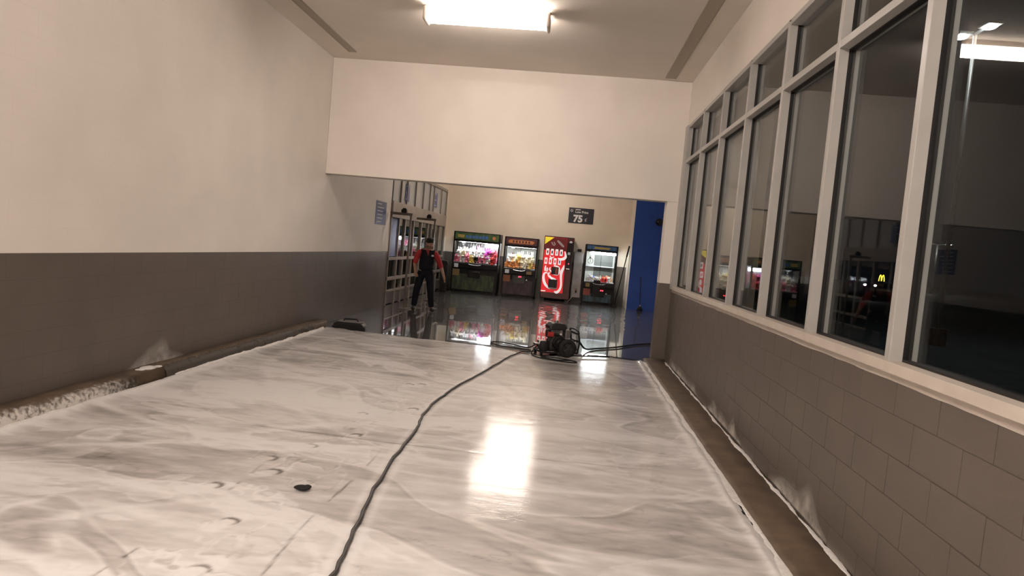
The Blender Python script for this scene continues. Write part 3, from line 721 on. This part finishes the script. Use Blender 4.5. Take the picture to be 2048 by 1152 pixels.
def claw_machine(name, label, x0, x1, Hm, style):
    W_ = x1-x0; t = thing(name, label, 'claw machine', ((x0+x1)/2, 22.0, 0)); h = W_/2; D = .80
    zm, zw = Hm*(1-(.145 if style != 2 else .10)), Hm*((.49, .475, .375)[style])
    MB().box(-h, h, .02, D, .05, zw).build('cabinet', 'cab_black', t, bevel=.01)
    MB().box(-h+.04, h-.04, .06, D-.04, 0, .05).build('plinth', 'cab_black', t)
    MB().box(-h, h, .0, D, zm, Hm).build('top_box', 'cab_black', t, bevel=.012)
    mq = MB().box(-h+.05, h-.05, -.008, .002, zm+.035, Hm-.03).build('marquee', ('marquee_green', 'marquee_purple', 'marquee_blue')[style], t)
    r = random.Random(style+5); zc = (zm+Hm)/2
    if style == 0:
        MB().prism([(-.62, zc-.05), (-.42, zc-.06), (-.40, zc+.04), (-.62, zc+.05)], -.013, -.006).build('marquee_patch', 'm_yellow', mq)
        for k in range(7): MB().box(-.36+.105*k, -.28+.105*k, -.013, -.006, zc-.05-.01*r.random(), zc+.05-.02*r.random()).build('marquee_patch', 'm_blue', mq, bevel=.01)
        MB().cyl((.55, -.006, zc), (.55, -.014, zc), .055, 14).build('marquee_patch', 'm_orange', mq)
    elif style == 1:
        MB().prism([(-.40, zc-.06), (.36, zc-.06), (.42, zc+.01), (.33, zc+.05), (-.36, zc+.05), (-.43, zc)], -.013, -.006).build('marquee_patch', 'm_orange', mq)
        for k in range(6): MB().box(-.28+.1*k, -.23+.1*k, -.016, -.012, zc-.04, zc+.03).build('marquee_patch', 'marquee_purple', mq)
    else:
        MB().prism([(-.25, zc-.035), (.22, zc-.035), (.28, zc+.02), (-.22, zc+.03)], -.013, -.006).build('marquee_patch', 'm_yellow', mq)
    for s in (-1, 1):
        MB().box(s*h-(.05 if s > 0 else 0), s*h+(0 if s > 0 else .05), .0, .05, zw, zm).build('corner_post', 'cab_black', t, bevel=.004)
        MB().box(s*h-(.03 if s > 0 else 0), s*h+(0 if s > 0 else .03), D-.03, D, zw, zm).build('corner_post', 'cab_black', t)
        if s > 0: MB().box(h-.006, h+.004, .05, .13, zw-.25, zm-.01).build('side_trim', 'side_steel', t)
        MB().box(s*h-(.012 if s > 0 else 0), s*h+(0 if s > 0 else .012), .05, D-.03, zw, zm).build('side_pane', 'case_glass', t)
    MB().box(-h+.05, h-.05, .012, .020, zw, zm).build('front_pane', 'case_glass', t)
    MB().box(-h+.05, h-.05, .0, .05, zm-.035, zm).build('valance', 'cab_black', t)
    MB().box(-.006, .006, .006, .024, zw, zm).build('pane_joint', 'cab_black', t)
    MB().box(-h+.01, h-.01, D-.025, D-.005, zw, zm).build('case_back', ('case_back_silver', 'case_back_grey', 'case_back_grey')[style], t)
    MB().box(-h+.04, h-.04, .05, D-.03, zw-.004, zw+.01).build('case_floor', 'card_white', t)
    if style == 0:
        for k in range(9): MB().box(-h+.10+.09*k, -h+.125+.09*k, D-.035, D-.026, zw, zm).build('mirror_strip', 'chrome', t)
        MB().box(h-.55, h-.10, D-.12, D-.06, zm-.16, zm-.06).build('case_lamp', 'case_light', t)
        MB().box(-h+.10, h-.10, .06, .11, zm-.02, zm-.005).build('case_lamp', 'case_light', t)
    elif style == 1:
        MB().box(-h+.08, h-.08, .06, .11, zm-.02, zm-.005).build('case_lamp', 'case_light', t)
    else:
        MB().box(-h+.22, h-.07, .10, .15, zm-.11, zm-.03).build('case_lamp', 'case_light', t)
        MB().box(-.18, h-.09, D-.04, D-.026, zw+.18, zm-.12).build('back_panel', 'case_back_dark', t)
        MB().box(-h+.06, h-.06, D-.20, D-.05, (zw+zm)/2-.015, (zw+zm)/2+.01).build('shelf', 'card_white', t)
    # claw on its gantry
    cx = (-h*.62, -h*.52, -h*.62)[style]; g = MB().box(-h+.05, h-.05, .38, .42, zm-.05, zm-.02); g.build('gantry_rail', 'chrome', t)
    cl = MB().box(cx-.06, cx+.06, .33, .47, zm-.10, zm-.05).cyl((cx, .40, zm-.10), (cx, .40, zm-.20), .010, 8).cyl((cx, .40, zm-.20), (cx, .40, zm-.27), .035, 12)
    for k in range(3):
        a = 2*PI*k/3+.5; ca, sa = math.cos(a), math.sin(a)
        cl.tube([(cx+.03*ca, .40+.03*sa, zm-.26), (cx+.10*ca, .40+.10*sa, zm-.31), (cx+.09*ca, .40+.09*sa, zm-.38), (cx+.03*ca, .40+.03*sa, zm-.43)], .009, 6)
    cl.build('claw', 'chrome', t)
    # control shelf and lower front
    pr = [(-.0, 0)]
    MB().box(-h+.02, h-.02, -.09, .03, zw-.17, zw-.015).build('control_shelf', 'cab_black', t, bevel=.02)
    MB().box(-h+.06, h-.10, .004, .022, .09, zw-.36).build('art_panel', ('art_green', 'art_purple', 'art_teal')[style], t)
    pd = MB().box(-.20, .20, -.02, .024, zw-.46, zw-.20).build('prize_door', 'black_gloss', t, bevel=.01)
    MB().tube([(-.13, -.02, zw-.26), (0, -.04, zw-.275), (.13, -.02, zw-.26)], .008, 6).build('door_handle', 'chrome', pd, smooth=True)
    MB().tube(smooth_path([(-.19, -.095, zw-.03), (-.10, -.105, zw-.055), (.10, -.105, zw-.06), (.2, -.095, zw-.035)], 4), .014, 6).build('control_lip', 'chrome', t, smooth=True)
    j = MB().cyl((.24 if style != 2 else .20, -.04, zw-.02), (.24 if style != 2 else .20, -.05, zw+.09), .009, 8).ell((.24 if style != 2 else .20, -.05, zw+.10), .026); j.build('joystick', 'cab_black', t, smooth=True)
    MB().box(-h+.10, -h+.23, -.012, .022, zw-.16+.0, zw-.04).build('bill_slot', 'card_white' if style != 2 else 'gold_plate', t, bevel=.004, loc=(0, -.09, 0))
    MB().box(-h+.05, -h+.27, .0, .024, zw-.43, zw-.22).build('sticker', ('gold_plate', 'sticker_orange', 'sticker_red')[style], t)
    if style == 1: MB().box(h-.30, h-.14, -.012, .02, zw-.15, zw-.05).build('price_plate', 'gold_plate', t, loc=(0, -.09, 0))
    if style >= 1:
        for k in range(2): MB().box(-.0+.055*k+(.07 if style == 2 else 0), .032+.055*k+(.07 if style == 2 else 0), -.014, .01, zw-.265, zw-.228).build('counter_digit', 'led_red', t, loc=(0, -.012, 0))
        MB().ell((.26, -.01, zw-.34), (.03, .02, .03)).build('coin_knob', 'chrome', t, smooth=True)
    else:
        MB().ell((.16, -.01, zw-.28), (.02, .015, .02)).build('coin_knob', 'chrome', t, smooth=True)
    if style == 2: MB().box(-.17, .04, -.11, .03, zw-.35, zw+.07).build('control_box', 'cab_black', t, bevel=.008)
    for s in (-1, 1): MB().box(s*(h-.10)-.035, s*(h-.10)+.035, -.004, .03, 0, .05).build('leg', 'cab_black', t)
    return t, zw+.012
C1, z1 = claw_machine('claw_machine', 'wide claw machine with a green marquee, leftmost on the back wall', -3.71, -2.20, 1.95, 0)
C2, z2 = claw_machine('claw_machine', 'narrower claw machine with a purple and orange marquee beside the red vending machine', -2.06, -.97, 1.92, 1)
C3, z3 = claw_machine('claw_machine', 'claw machine with a blue marquee and teal base beside the blue pillar', .53, 1.56, 1.90, 2)

# plush toys, every one its own object
PL = {'white': (.85, .83, .82), 'pink': (.85, .22, .34), 'magenta': (.75, .10, .62), 'red': (.75, .07, .06), 'yellow': (.85, .62, .14), 'orange': (.85, .33, .08), 'cream': (.85, .75, .55), 'blue': (.10, .20, .60), 'black': (.02, .02, .02), 'green': (.15, .5, .3)}
PMESH = {}
def plush_mesh(c, kind):
    k = (c, kind)
    if k in PMESH: return PMESH[k]
    b = MB().ell((0, 0, .075), (.075, .065, .085), 10, 7).ell((0, -.02, .18), (.07, .065, .062), 10, 7)
    if kind == 0:
        for s in (-1, 1): b.ell((s*.05, -.01, .235), (.025, .015, .026), 8, 5)
    else:
        for s in (-1, 1): b.ell((s*.03, 0, .27), (.018, .012, .06), 8, 5)
    b.ell((0, -.085, .17), (.026, .02, .02), 8, 5)
    for s in (-1, 1):
        b.ell((s*.085, -.03, .105), (.030, .030, .055), 8, 5).ell((s*.055, -.07, .025), (.034, .055, .030), 8, 5)
    mat('plush_'+c, PL[c], .9, bump=.4, bscale=200)
    me = b.mesh('plush_toy'); me.materials.append(MATS['plush_'+c])
    for p in me.polygons: p.use_smooth = True
    PMESH[k] = me; return me
ORD = ['first', 'second', 'third', 'fourth', 'fifth', 'sixth', 'seventh', 'eighth', 'ninth', 'tenth']
def heap(mach, z, h, cols, n_x, rows, where, sc, seed):
    r = random.Random(seed); bx = mach.location.x; k = 0
    for lay in range(rows):
        for dy in range(2):
            m_ = n_x-(lay > 0)-(dy % 2)*0
            for i in range(m_):
                fx = (i+.5+.25*(dy-.5))/m_; x = bx-h+.12+(2*h-.24)*fx+r.uniform(-.02, .02)
                c = cols(fx, lay, r)
                if c is None: continue
                o = bpy.data.objects.new('plush_toy', plush_mesh(c, r.randint(0, 1))); COL.objects.link(o)
                s = sc*r.uniform(.85, 1.1); o.scale = (s, s, s)
                o.location = (x, 22.0+.16+.26*dy+.03*r.uniform(-1, 1), z+.002+lay*.155*sc); o.rotation_euler = (r.uniform(-.15, .15), r.uniform(-.2, .2), r.uniform(-.8, .8))
                tag(o, '%s plush toy, %s from left, %s %s row, %s' % (c, ORD[i], ('lower', 'upper')[lay], ('front', 'back')[dy], where), 'plush toy', 'plush toys in the '+where); k += 1
def c1(fx, lay, r):
    if lay == 0: return r.choice(['white', 'pink', 'white', 'pink', 'yellow' if .35 < fx < .6 else 'pink', 'black' if .3 < fx < .65 else 'red', 'red' if fx > .75 else 'white'])
    return r.choice(['white', 'white', 'cream']) if fx < .55 else r.choice(['magenta', 'pink', 'white', 'red'])
def c2(fx, lay, r):
    return r.choice(['cream', 'yellow', 'white', 'cream', 'white']) if lay else r.choice(['orange', 'cream', 'blue' if .2 < fx < .5 else 'cream', 'yellow', 'white'])
def c3(fx, lay, r):
    if lay: return None
    return r.choice(['white', 'blue', 'white']) if fx < .35 else r.choice(['orange', 'red', 'cream', 'green', 'white'])
heap(C1, z1, .755, c1, 9, 2, 'green claw machine', 1.12, 3)
heap(C2, z2, .545, c2, 6, 2, 'purple claw machine', 1.12, 4)
heap(C3, z3, .515, c3, 7, 1, 'teal claw machine', .72, 5)

# ---- red vending machine
mat('vend_red', (.62, .016, .022), .35, emit=(.9, .02, .03), es=.45); mat('vend_dark_red', (.07, .006, .008), .35)
mat('vend_white', (.8, .78, .78), .4, emit=(1, .95, .95), es=.5); mat('vend_grey', (.42, .36, .36), .4, emit=(.5, .42, .42), es=.1); mat('vend_yellow', (.75, .62, .02), .4, emit=(.8, .7, .05), es=.4)
mat('vend_black', (.012, .010, .011), .3, spec=.25)
V = thing('vending_machine', 'red drinks vending machine with white script lettering between the claw machines', 'vending machine', (-.32, 22.0, 0))
vw, vh = .475, 2.05
MB().box(-vw, vw, .02, .82, .06, vh).build('cabinet', 'vend_black', V, bevel=.012)
for s in (-1, 1): MB().box(s*.38-.05, s*.38+.05, .05, .75, 0, .06).build('foot', 'vend_black', V)
MB().box(-vw+.02, vw-.02, -.012, .03, .08, .26).build('kick_panel', 'vend_dark_red', V, bevel=.006)
FX = lambda px, py: ((px-.5)*2*vw, (1-py)*vh)          # front-face coordinates, 0..1 from the top left
face = MB().box(-vw+.02, .245, -.015, .03, .26, vh-.03).build('front_panel', 'vend_red', V, bevel=.006)
MB().box(.25, vw-.015, -.012, .03, .26, vh-.03).build('coin_panel', 'vend_dark_red', V, bevel=.006)
MB().box(.27, vw-.03, -.022, .0, 1.02, 1.88).build('payment_plate', 'vend_black', V, bevel=.004)
MB().box(.30, .38, -.03, -.02, 1.50, 1.58).build('bill_slot', 'card_white', V)
for z in (1.44, 1.36, 1.28): MB().cyl((.36, -.022, z), (.36, -.032, z), .022, 12).build('selector', 'vend_dark_red', V)
MB().box(.34, .37, -.03, -.02, 1.20, 1.23).build('price_light', 'led_red', V)
MB().box(.29, .40, -.03, -.02, 1.04, 1.07).build('coin_return', 'chrome', V)
MB().cyl((.37, -.012, 1.90), (.37, -.02, 1.90), .045, 14).build('lock_plate', 'card_white', V)
ly, y0_, y1_ = -.015, -.021, -.014
MB().prism([(-vw+.025, vh-.035), (-.17, vh-.035), (-vw+.025, vh-.27)], -.02, -.014).build('corner_flash', 'vend_yellow', V)
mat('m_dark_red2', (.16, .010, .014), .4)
MB().prism([(-.16, vh-.035), (.24, vh-.035), (.24, 1.60), (-.455, 1.60), (-.455, vh-.275)], -.0185, -.0145).build('dark_red_picture', 'm_dark_red2', V)  # dark red picture area across the upper front
ring = [(.05+.11*math.cos(a)*.75-.06*math.sin(a), 1.83+.08*math.cos(a+.0)*-.75+.055*math.sin(a)*1.2) for a in [2*PI*k/20 for k in range(21)]]
MB().ribbon(ring, .045, -.024, -.016).build('bottle_ring', 'vend_grey', V)
MB().ribbon([(-.24, 1.86), (-.20, 1.79), (-.15, 1.76), (-.12, 1.80), (-.17, 1.87)], .03, -.024, -.016).build('script_stroke', 'vend_grey', V)
for row, (z, n, cc) in enumerate(((1.545, 4, 0), (1.255, 4, 1))):
    for k in range(n):
        xx = -.34+.145*k+(-.03 if row else 0)
        bt = MB().box(xx-.045, xx+.045, -.032, -.016, z-.10, z+.10).build('drink_button', 'vend_white', V, bevel=.02)
        cm = ['vend_dark_red', 'vend_black', 'card_white', 'art_teal', 'vend_red', 'vend_red', 'vend_red', 'm_blue'][row*4+k]
        MB().ell((xx, -.034, z), (.022, .006, .055), 10, 7).build('drink_picture', cm, bt)
# the white script that climbs the front
strokes = [([(.20, 1.60), (.23, 1.52), (.24, 1.42), (.18, 1.36), (.08, 1.34), (.0, 1.37)], [.02, .05, .08, .09, .07, .02]),
           ([(.22, 1.16), (.20, 1.06), (.155, .94), (.15, .80), (.17, .62), (.175, .48), (.14, .36), (.06, .28), (-.02, .30)], [.02, .07, .09, .07, .055, .06, .07, .09, .03]),
           ([(-.28, .86), (-.33, .88), (-.385, .84), (-.40, .74), (-.38, .62), (-.32, .50), (-.24, .42), (-.16, .37)], [.03, .045, .06, .07, .08, .08, .06, .02]),
           ([(-.22, .90), (-.25, .83), (-.22, .76), (-.12, .72), (-.02, .68), (.03, .60), (.02, .52)], [.03, .055, .05, .05, .05, .045, .02]),
           ([(-.20, .80), (-.16, .72), (-.10, .64), (-.06, .56)], [.02, .04, .04, .02]),
           ([(-.20, 1.06), (-.23, 1.0), (-.19, .94), (-.17, .90)], [.02, .045, .04, .02]),
           ([(-.10, 1.12), (.0, 1.10), (.07, 1.05), (.075, .90), (.03, .84), (-.10, .84)], [.04, .05, .05, .035, .035, .02]),
           ([(-.36, 1.10), (-.37, 1.0), (-.36, .93)], [.03, .06, .05]), ([(-.31, 1.04), (-.30, .98), (-.31, .92)], [.03, .05, .04]),
           ([(-.26, 1.42), (-.20, 1.36), (-.12, 1.40)], [.02, .04, .02])]
for P_, w_ in strokes:
    pp = [(v.x, v.y) for v in smooth_path([(a, b, 0) for a, b in P_], 6)]; ww = list(np.interp(np.linspace(0, len(w_)-1, len(pp)), range(len(w_)), w_))
    MB().ribbon(pp, ww, -.024, -.016).build('script_stroke', 'vend_white', V)
MB().box(-.17, .06, -.034, -.014, .84, 1.08).build('display_window', 'vend_black', V, bevel=.006)
MB().box(-.04, .03, -.037, -.033, .86, 1.05).build('display_glow', 'sticker_red', V)
dl = MB().box(-.23, .05, -.040, -.014, .42, .68).build('delivery_port', 'vend_black', V, bevel=.01)
MB().prism([(-.23, .42), (.05, .42), (.02, .37), (-.18, .37)], -.05, -.014).build('delivery_lip', 'steel', dl)
MB().box(-vw+.03, -.30, -.022, -.014, .28, .31).build('small_print', 'vend_white', V)

# ---- back-wall fittings
t = thing('price_sign', 'black price sign reading 75 cents on the back wall above the vending machine', 'sign', (.30, YB-.002, 2.56))
MB().box(-.41, .41, -.018, 0, 0, .50).build('board', 'sign_black', t, bevel=.004)
text_mesh('75', .31, 'white_print', 'price', t, (-.25, -.020, .045), bold=.014)
text_mesh('¢', .17, 'white_print', 'price_unit', t, (.125, -.020, .09))
text_mesh('Low Price', .105, 'white_print', 'heading', t, (-.20, -.020, .335), bold=.002)
MB().box(-.20, -.03, -.021, -.017, .43, .455).build('heading_line', 'white_print', t)
for k in range(6):
    a = PI*k/3+PI/6; MB().tube([(-.32+.018*math.cos(a), -.019, .40+.018*math.sin(a)), (-.32+.05*math.cos(a), -.019, .40+.05*math.sin(a))], .008, 6).build('emblem_ray', 'white_print', t)
t = thing('wall_cabinet', 'tall dull steel panel on the back wall between vending machine and blue claw machine', 'panel', (.345, YB-.004, .12))
MB().box(-.15, .155, -.10, 0, 0, 1.50).build('body', 'steel', t, bevel=.006)
MB().box(-.135, .14, -.112, -.10, .42, 1.47).build('door', 'steel', t, bevel=.004)
MB().cyl((.09, -.112, .9), (.09, -.13, .9), .015, 10).build('latch', 'black', t)
MB().box(-.05, .08, -.09, -.0, 1.505, 1.60).build('cap', 'black', t, bevel=.02)
# dark round device on the blue pillar
t = thing('wall_camera', 'dark round camera high on the blue pillar', 'camera', (2.66, 21.395, 2.74))
MB().cyl((0, 0, 0), (0, -.05, 0), .11, 20).build('base', 'black', t, bevel=.008)
MB().ell((0, -.07, -.01), (.085, .08, .085)).build('dome', 'black_gloss', t, smooth=True)
# mop leaning on the blue pillar
t = thing('wet_mop', 'dark mop standing against the blue pillar', 'mop', (2.31, 21.15, 0))
MB().cyl((0, 0, .10), (-.04, .22, 1.02), .011, 8).build('handle', 'black', t, smooth=True)
q = MB()
for k in range(14):
    a = 2*PI*k/14; q.tube([(0, 0, .15), (.05*math.cos(a), .05*math.sin(a), .09), (.085*math.cos(a), .07*math.sin(a), .012)], [.012, .018, .012], 6)
q.build('mop_head', 'rubber', t, smooth=True)
MB().cyl((0, 0, .12), (0, .01, .19), .026, 10).build('clamp', 'steel', t)
# pole leaning between claw machine and pillar
t = thing('squeegee', 'long black squeegee pole leaning right of the blue claw machine', 'squeegee', (1.57, 21.90, 0))
MB().cyl((.02, 0, .06), (.32, .15, 1.92), .017, 8).build('pole', 'black', t, smooth=True)
MB().cyl((.27, .125, 1.60), (.325, .152, 1.95), .026, 8).build('grip', 'rubber', t, smooth=True)
MB().box(-.03, .09, -.18, .18, .0, .05).build('blade', 'rubber', t, bevel=.006)
# black bin
t = thing('trash_bin', 'slim black bin beside the leftmost claw machine', 'bin', (-3.83, 21.45, 0))
MB().prism([(-.09, 0), (.09, 0), (.115, .86), (-.115, .86)], -.14, .14).build('body', 'black', t, bevel=.015)
MB().prism([(-.125, .86), (.125, .86), (.09, .98), (-.09, .98)], -.15, .15).build('lid', 'black', t, bevel=.012)
# spray gun leaning by the vending machine
t = thing('spray_wand', 'thin grey spray wand leaning at the foot of the vending machine', 'wand', (.22, 21.75, 0))
MB().cyl((-.12, -.12, .012), (.12, .08, .34), .010, 8).build('tube', 'steel', t, smooth=True)
MB().box(.10, .15, .06, .11, .33, .46).build('trigger_grip', 'black', t, bevel=.01)
MB().ell((.125, .05, .42), (.02, .02, .025)).build('red_knob', 'sticker_red', t, label='red knob')

# ================================================================== PERSON AT THE DOORS
mat('skin', (.42, .24, .17), .55); mat('shirt_red', (.42, .03, .035), .8, noise=.15, nscale=12); mat('navy', (.010, .011, .017), .8, spec=.25, noise=.2, nscale=10)
mat('trousers', (.009, .010, .016), .8, spec=.25, noise=.2, nscale=10); mat('shoe', (.010, .009, .009), .5); mat('hair', (.010, .008, .007), .7); mat('badge', (.8, .8, .8), .4)
mat('eye_dark', (.02, .015, .012), .3); mat('lip', (.30, .12, .10), .5)
def skin_obj(name, verts, edges, m, parent, sub=2, root=0):
    me = bpy.data.meshes.new(name); me.from_pydata([v[:3] for v in verts], edges, []); me.update()
    o = bpy.data.objects.new(name, me); COL.objects.link(o)
    sk = o.modifiers.new('skin', 'SKIN'); sk.use_smooth_shade = True
    for i, v in enumerate(verts):
        r = v[3]; me.skin_vertices[0].data[i].radius = r if hasattr(r, '__len__') else (r, r)
        me.skin_vertices[0].data[i].use_root = (i == root)
    ss = o.modifiers.new('sub', 'SUBSURF'); ss.levels = sub; ss.render_levels = sub
    dg = bpy.context.evaluated_depsgraph_get(); me2 = bpy.data.meshes.new_from_object(o.evaluated_get(dg))
    bpy.data.objects.remove(o)
    return link(name, me2, m, parent, smooth=True)
P = thing('person', 'person in red shirt, dark vest and dark trousers standing at the entrance doors', 'person', (-3.13, 15.2, 0))
bv = [(0, 0, .90, .12), (0, 0, 1.05, .125), (.01, 0, 1.22, .13), (.015, 0, 1.33, .075), (.03, -.005, 1.41, .052), (.045, -.02, 1.48, .078), (.05, -.02, 1.56, .082)]
be = [(0, 1), (1, 2), (2, 3), (3, 4), (4, 5), (5, 6)]
def chain(pts, start):
    k = start
    for p in pts:
        bv.append(p); be.append((k, len(bv)-1)); k = len(bv)-1
    return k
def hand(w, k, d, side):
    # palm, four unequal fingers and a thumb; d points along the hand
    d = Vector(d).normalized(); sd = Vector(side).normalized(); c = Vector(w)
    p = c+d*.055; bv.append((*p, .028)); be.append((k, len(bv)-1)); kp = len(bv)-1
    for q, (o_, l) in enumerate(((-.030, .062), (-.010, .075), (.010, .070), (.030, .055))):
        a = p+sd*o_+d*.03; b = a+d*l*.5; e = b+(d*.6+Vector((0, -.35, -.2)))*l*.5
        bv.append((*a, .010)); be.append((kp, len(bv)-1)); i = len(bv)-1
        bv.append((*b, .009)); be.append((i, i+1)); bv.append((*e, .008)); be.append((i+1, i+2))
    a = c+d*.03-sd*.035; b = a+d*.035-sd*.022; e = b+d*.03
    bv.append((*a, .012)); be.append((k, len(bv)-1)); i = len(bv)-1
    bv.append((*b, .011)); be.append((i, i+1)); bv.append((*e, .009)); be.append((i+1, i+2))
wl1 = (-.19, -.19, .87); wr1 = (.415, .0, .82)
k = chain([(-.17, -.06, 1.31, .062), (-.255, -.07, 1.08, .046), (*wl1, .032)], 3); hand(wl1, k, (.35, -.5, -.55), (.6, .5, 0))
k = chain([(.18, .05, 1.31, .062), (.315, .05, 1.06, .046), (*wr1, .032)], 3); hand(wr1, k, (.25, -.12, -.95), (.4, -.8, 0))
chain([(-.10, -.02, .82, .085), (-.165, -.05, .46, .058), (-.215, 0, .09, .040), (-.20, -.10, .045, .036)], 0)
chain([(.10, .02, .82, .085), (.145, -.02, .46, .058), (.185, .03, .09, .040), (.235, -.06, .045, .036)], 0)
skin_obj('body', bv, be, 'skin', P)
skin_obj('trousers', [(0, 0, .93, .150), (-.09, -.02, .84, .112), (-.165, -.05, .46, .082), (-.212, 0, .075, .066), (.09, .02, .84, .112), (.145, -.02, .46, .082), (.184, .03, .075, .066), (0, 0, 1.0, .145)],
         [(0, 1), (1, 2), (2, 3), (0, 4), (4, 5), (5, 6), (0, 7)], 'trousers', P)
skin_obj('shirt', [(.01, 0, 1.20, .15), (.0, 0, 1.0, .15), (.015, 0, 1.335, .085), (-.17, -.06, 1.31, .080), (-.235, -.068, 1.13, .064), (-.245, -.09, 1.02, .058), (.18, .05, 1.31, .080), (.275, .05, 1.13, .064), (.345, .038, .97, .056), (.025, 0, 1.385, .066)],
         [(0, 1), (0, 2), (2, 3), (3, 4), (4, 5), (2, 6), (6, 7), (7, 8), (2, 9)], 'shirt_red', P)
skin_obj('vest', [(.01, 0, 1.20, .178), (.0, 0, 1.02, .180), (0, 0, .86, .168), (.012, 0, 1.305, .125), (-.11, -.04, 1.345, .058), (.12, .035, 1.345, .058)],
         [(0, 1), (1, 2), (0, 3), (3, 4), (3, 5)], 'navy', P)
MB().prism([(.005, 1.372), (.075, 1.372), (.062, 1.25)], -.192, -.13).build('shirt_front', 'shirt_red', P, bevel=.01, loc=(.0, .015, -.005))
MB().box(.13, .175, -.150, -.115, 1.24, 1.275).build('badge', 'badge', P, bevel=.003)
for sx, sy, tx, ty in ((-.215, 0, -.19, -.16), (.185, .03, .25, -.11)):
    skin_obj('shoe', [(sx, sy+.03, .055, .052), ((sx+tx)/2, (sy+ty)/2, .052, .050), (tx, ty, .046, .044)], [(0, 1), (1, 2)], 'shoe', P)
hx, hy, hz = .05, -.02, 1.53
MB().ell((hx-.018, hy+.022, hz+.035), (.088, .094, .085), 16, 10).build('hair', 'hair', P, smooth=True)
q = MB().ell((hx, hy, hz+.085), (.088, .098, .045), 16, 8).ell((hx+.055, hy-.075, hz+.068), (.055, .055, .010), 12, 6)
q.build('cap', 'hair', P, smooth=True)
MB().ell((hx+.058, hy-.072, hz-.005), (.014, .018, .020), 8, 6).build('nose', 'skin', P, smooth=True)
for ex, ey in ((.020, -.083), (.078, -.045)): MB().ell((hx+ex, hy+ey, hz+.018), (.011, .007, .006), 8, 6).build('eye', 'eye_dark', P, smooth=True)
MB().ell((hx+.050, hy-.068, hz-.043), (.022, .012, .006), 8, 6).build('mouth', 'lip', P, smooth=True)
for ex, ey in ((-.062, -.045), (.062, .05)): MB().ell((hx+ex, hy+ey, hz-.003), (.012, .016, .026), 8, 6).build('ear', 'skin', P, smooth=True)

# ================================================================== OUTSIDE, NIGHT
struct('ground', MB().box(XR+.3, 260, -160, 260, -.35, -.15), 'asphalt')
struct('ground_left', MB().box(-120, XL-.3, -60, 120, -.35, -.15), 'asphalt')
mat('lot_led', (.9, .9, .9), .4, emit=(.80, .92, 1.0), es=120); mat('lot_led_far', (.9, .9, .9), .4, emit=(.85, .93, 1.0), es=60)
mat('lot_white', (.9, .9, .9), .4, emit=(1, .95, .88), es=25); mat('arch_yellow', (.9, .7, .05), .4, emit=(1, .75, .05), es=2.2)
def lot_lamp(x, y, z, along, hs, hm, label):
    t = thing('parking_lamp', label, 'street lamp', (x, y, -.15))
    MB().cyl((0, 0, 0), (0, 0, z+.15), .055*hs, 10, .04*hs).build('pole', 'bronze', t, smooth=True)
    MB().cyl((0, 0, 0), (0, 0, .5), .25, 12).build('footing', 'curb', t)
    for s in (-1, 1):
        dx, dy = along[0]*s, along[1]*s
        MB().cyl((0, 0, z+.10), (dx*.8, dy*.8, z+.20), .035*hs, 8).build('arm', 'frame', t)
        hd = MB().box(dx-.16*hs, dx+.16*hs, dy-.22*hs, dy+.22*hs, z+.17, z+.25).build('lamp_head', 'housing', t, bevel=.02)
        MB().ell((dx, dy, z+.16), (.13*hs, .17*hs, .05*hs), 12, 6).build('lens', hm, hd)
lot_lamp(10.85, 20.85, 8.80, (.12, -.48), 1.25, 'lot_led', 'tall twin-headed parking lot lamp seen through the nearest window')
lot_lamp(58.2, 115, 7.85, (1.3, -.75), 2.6, 'lot_led_far', 'small distant twin-headed parking lot lamp beyond the nearest window')
def bollard(x, y, z, label):
    t = thing('bollard_light', label, 'light', (x, y, -.15))
    MB().cyl((0, 0, 0), (0, 0, z+.02), .09, 10).build('post', 'black', t)
    MB().ell((0, 0, z+.15), (.10, .10, .07), 10, 6).build('globe', 'lot_white', t)
bollard(.495*50, 50, 1.40, 'faint white light outside beside the reflected wall notice')
bollard(.416*55, 55, 1.05, 'faint white light outside, left of the pair by the yellow arches')
bollard(.430*55, 55, 1.05, 'faint white light outside, right of the pair by the yellow arches')
t = thing('roadside_sign', 'distant yellow double-arch sign glowing outside the window', 'sign', (.4375*120, 120, -.15))
MB().cyl((0, 0, 0), (0, 0, 1.5), .08, 8).build('post', 'black', t)
for s in (-1, 1):
    MB().tube(smooth_path([(s*.02, 0, 1.3), (s*.08, 0, 2.0), (s*.22, 0, 2.35), (s*.36, 0, 2.0), (s*.44, 0, 1.3)], 5), .07, 8).build('arch', 'arch_yellow', t, smooth=True)
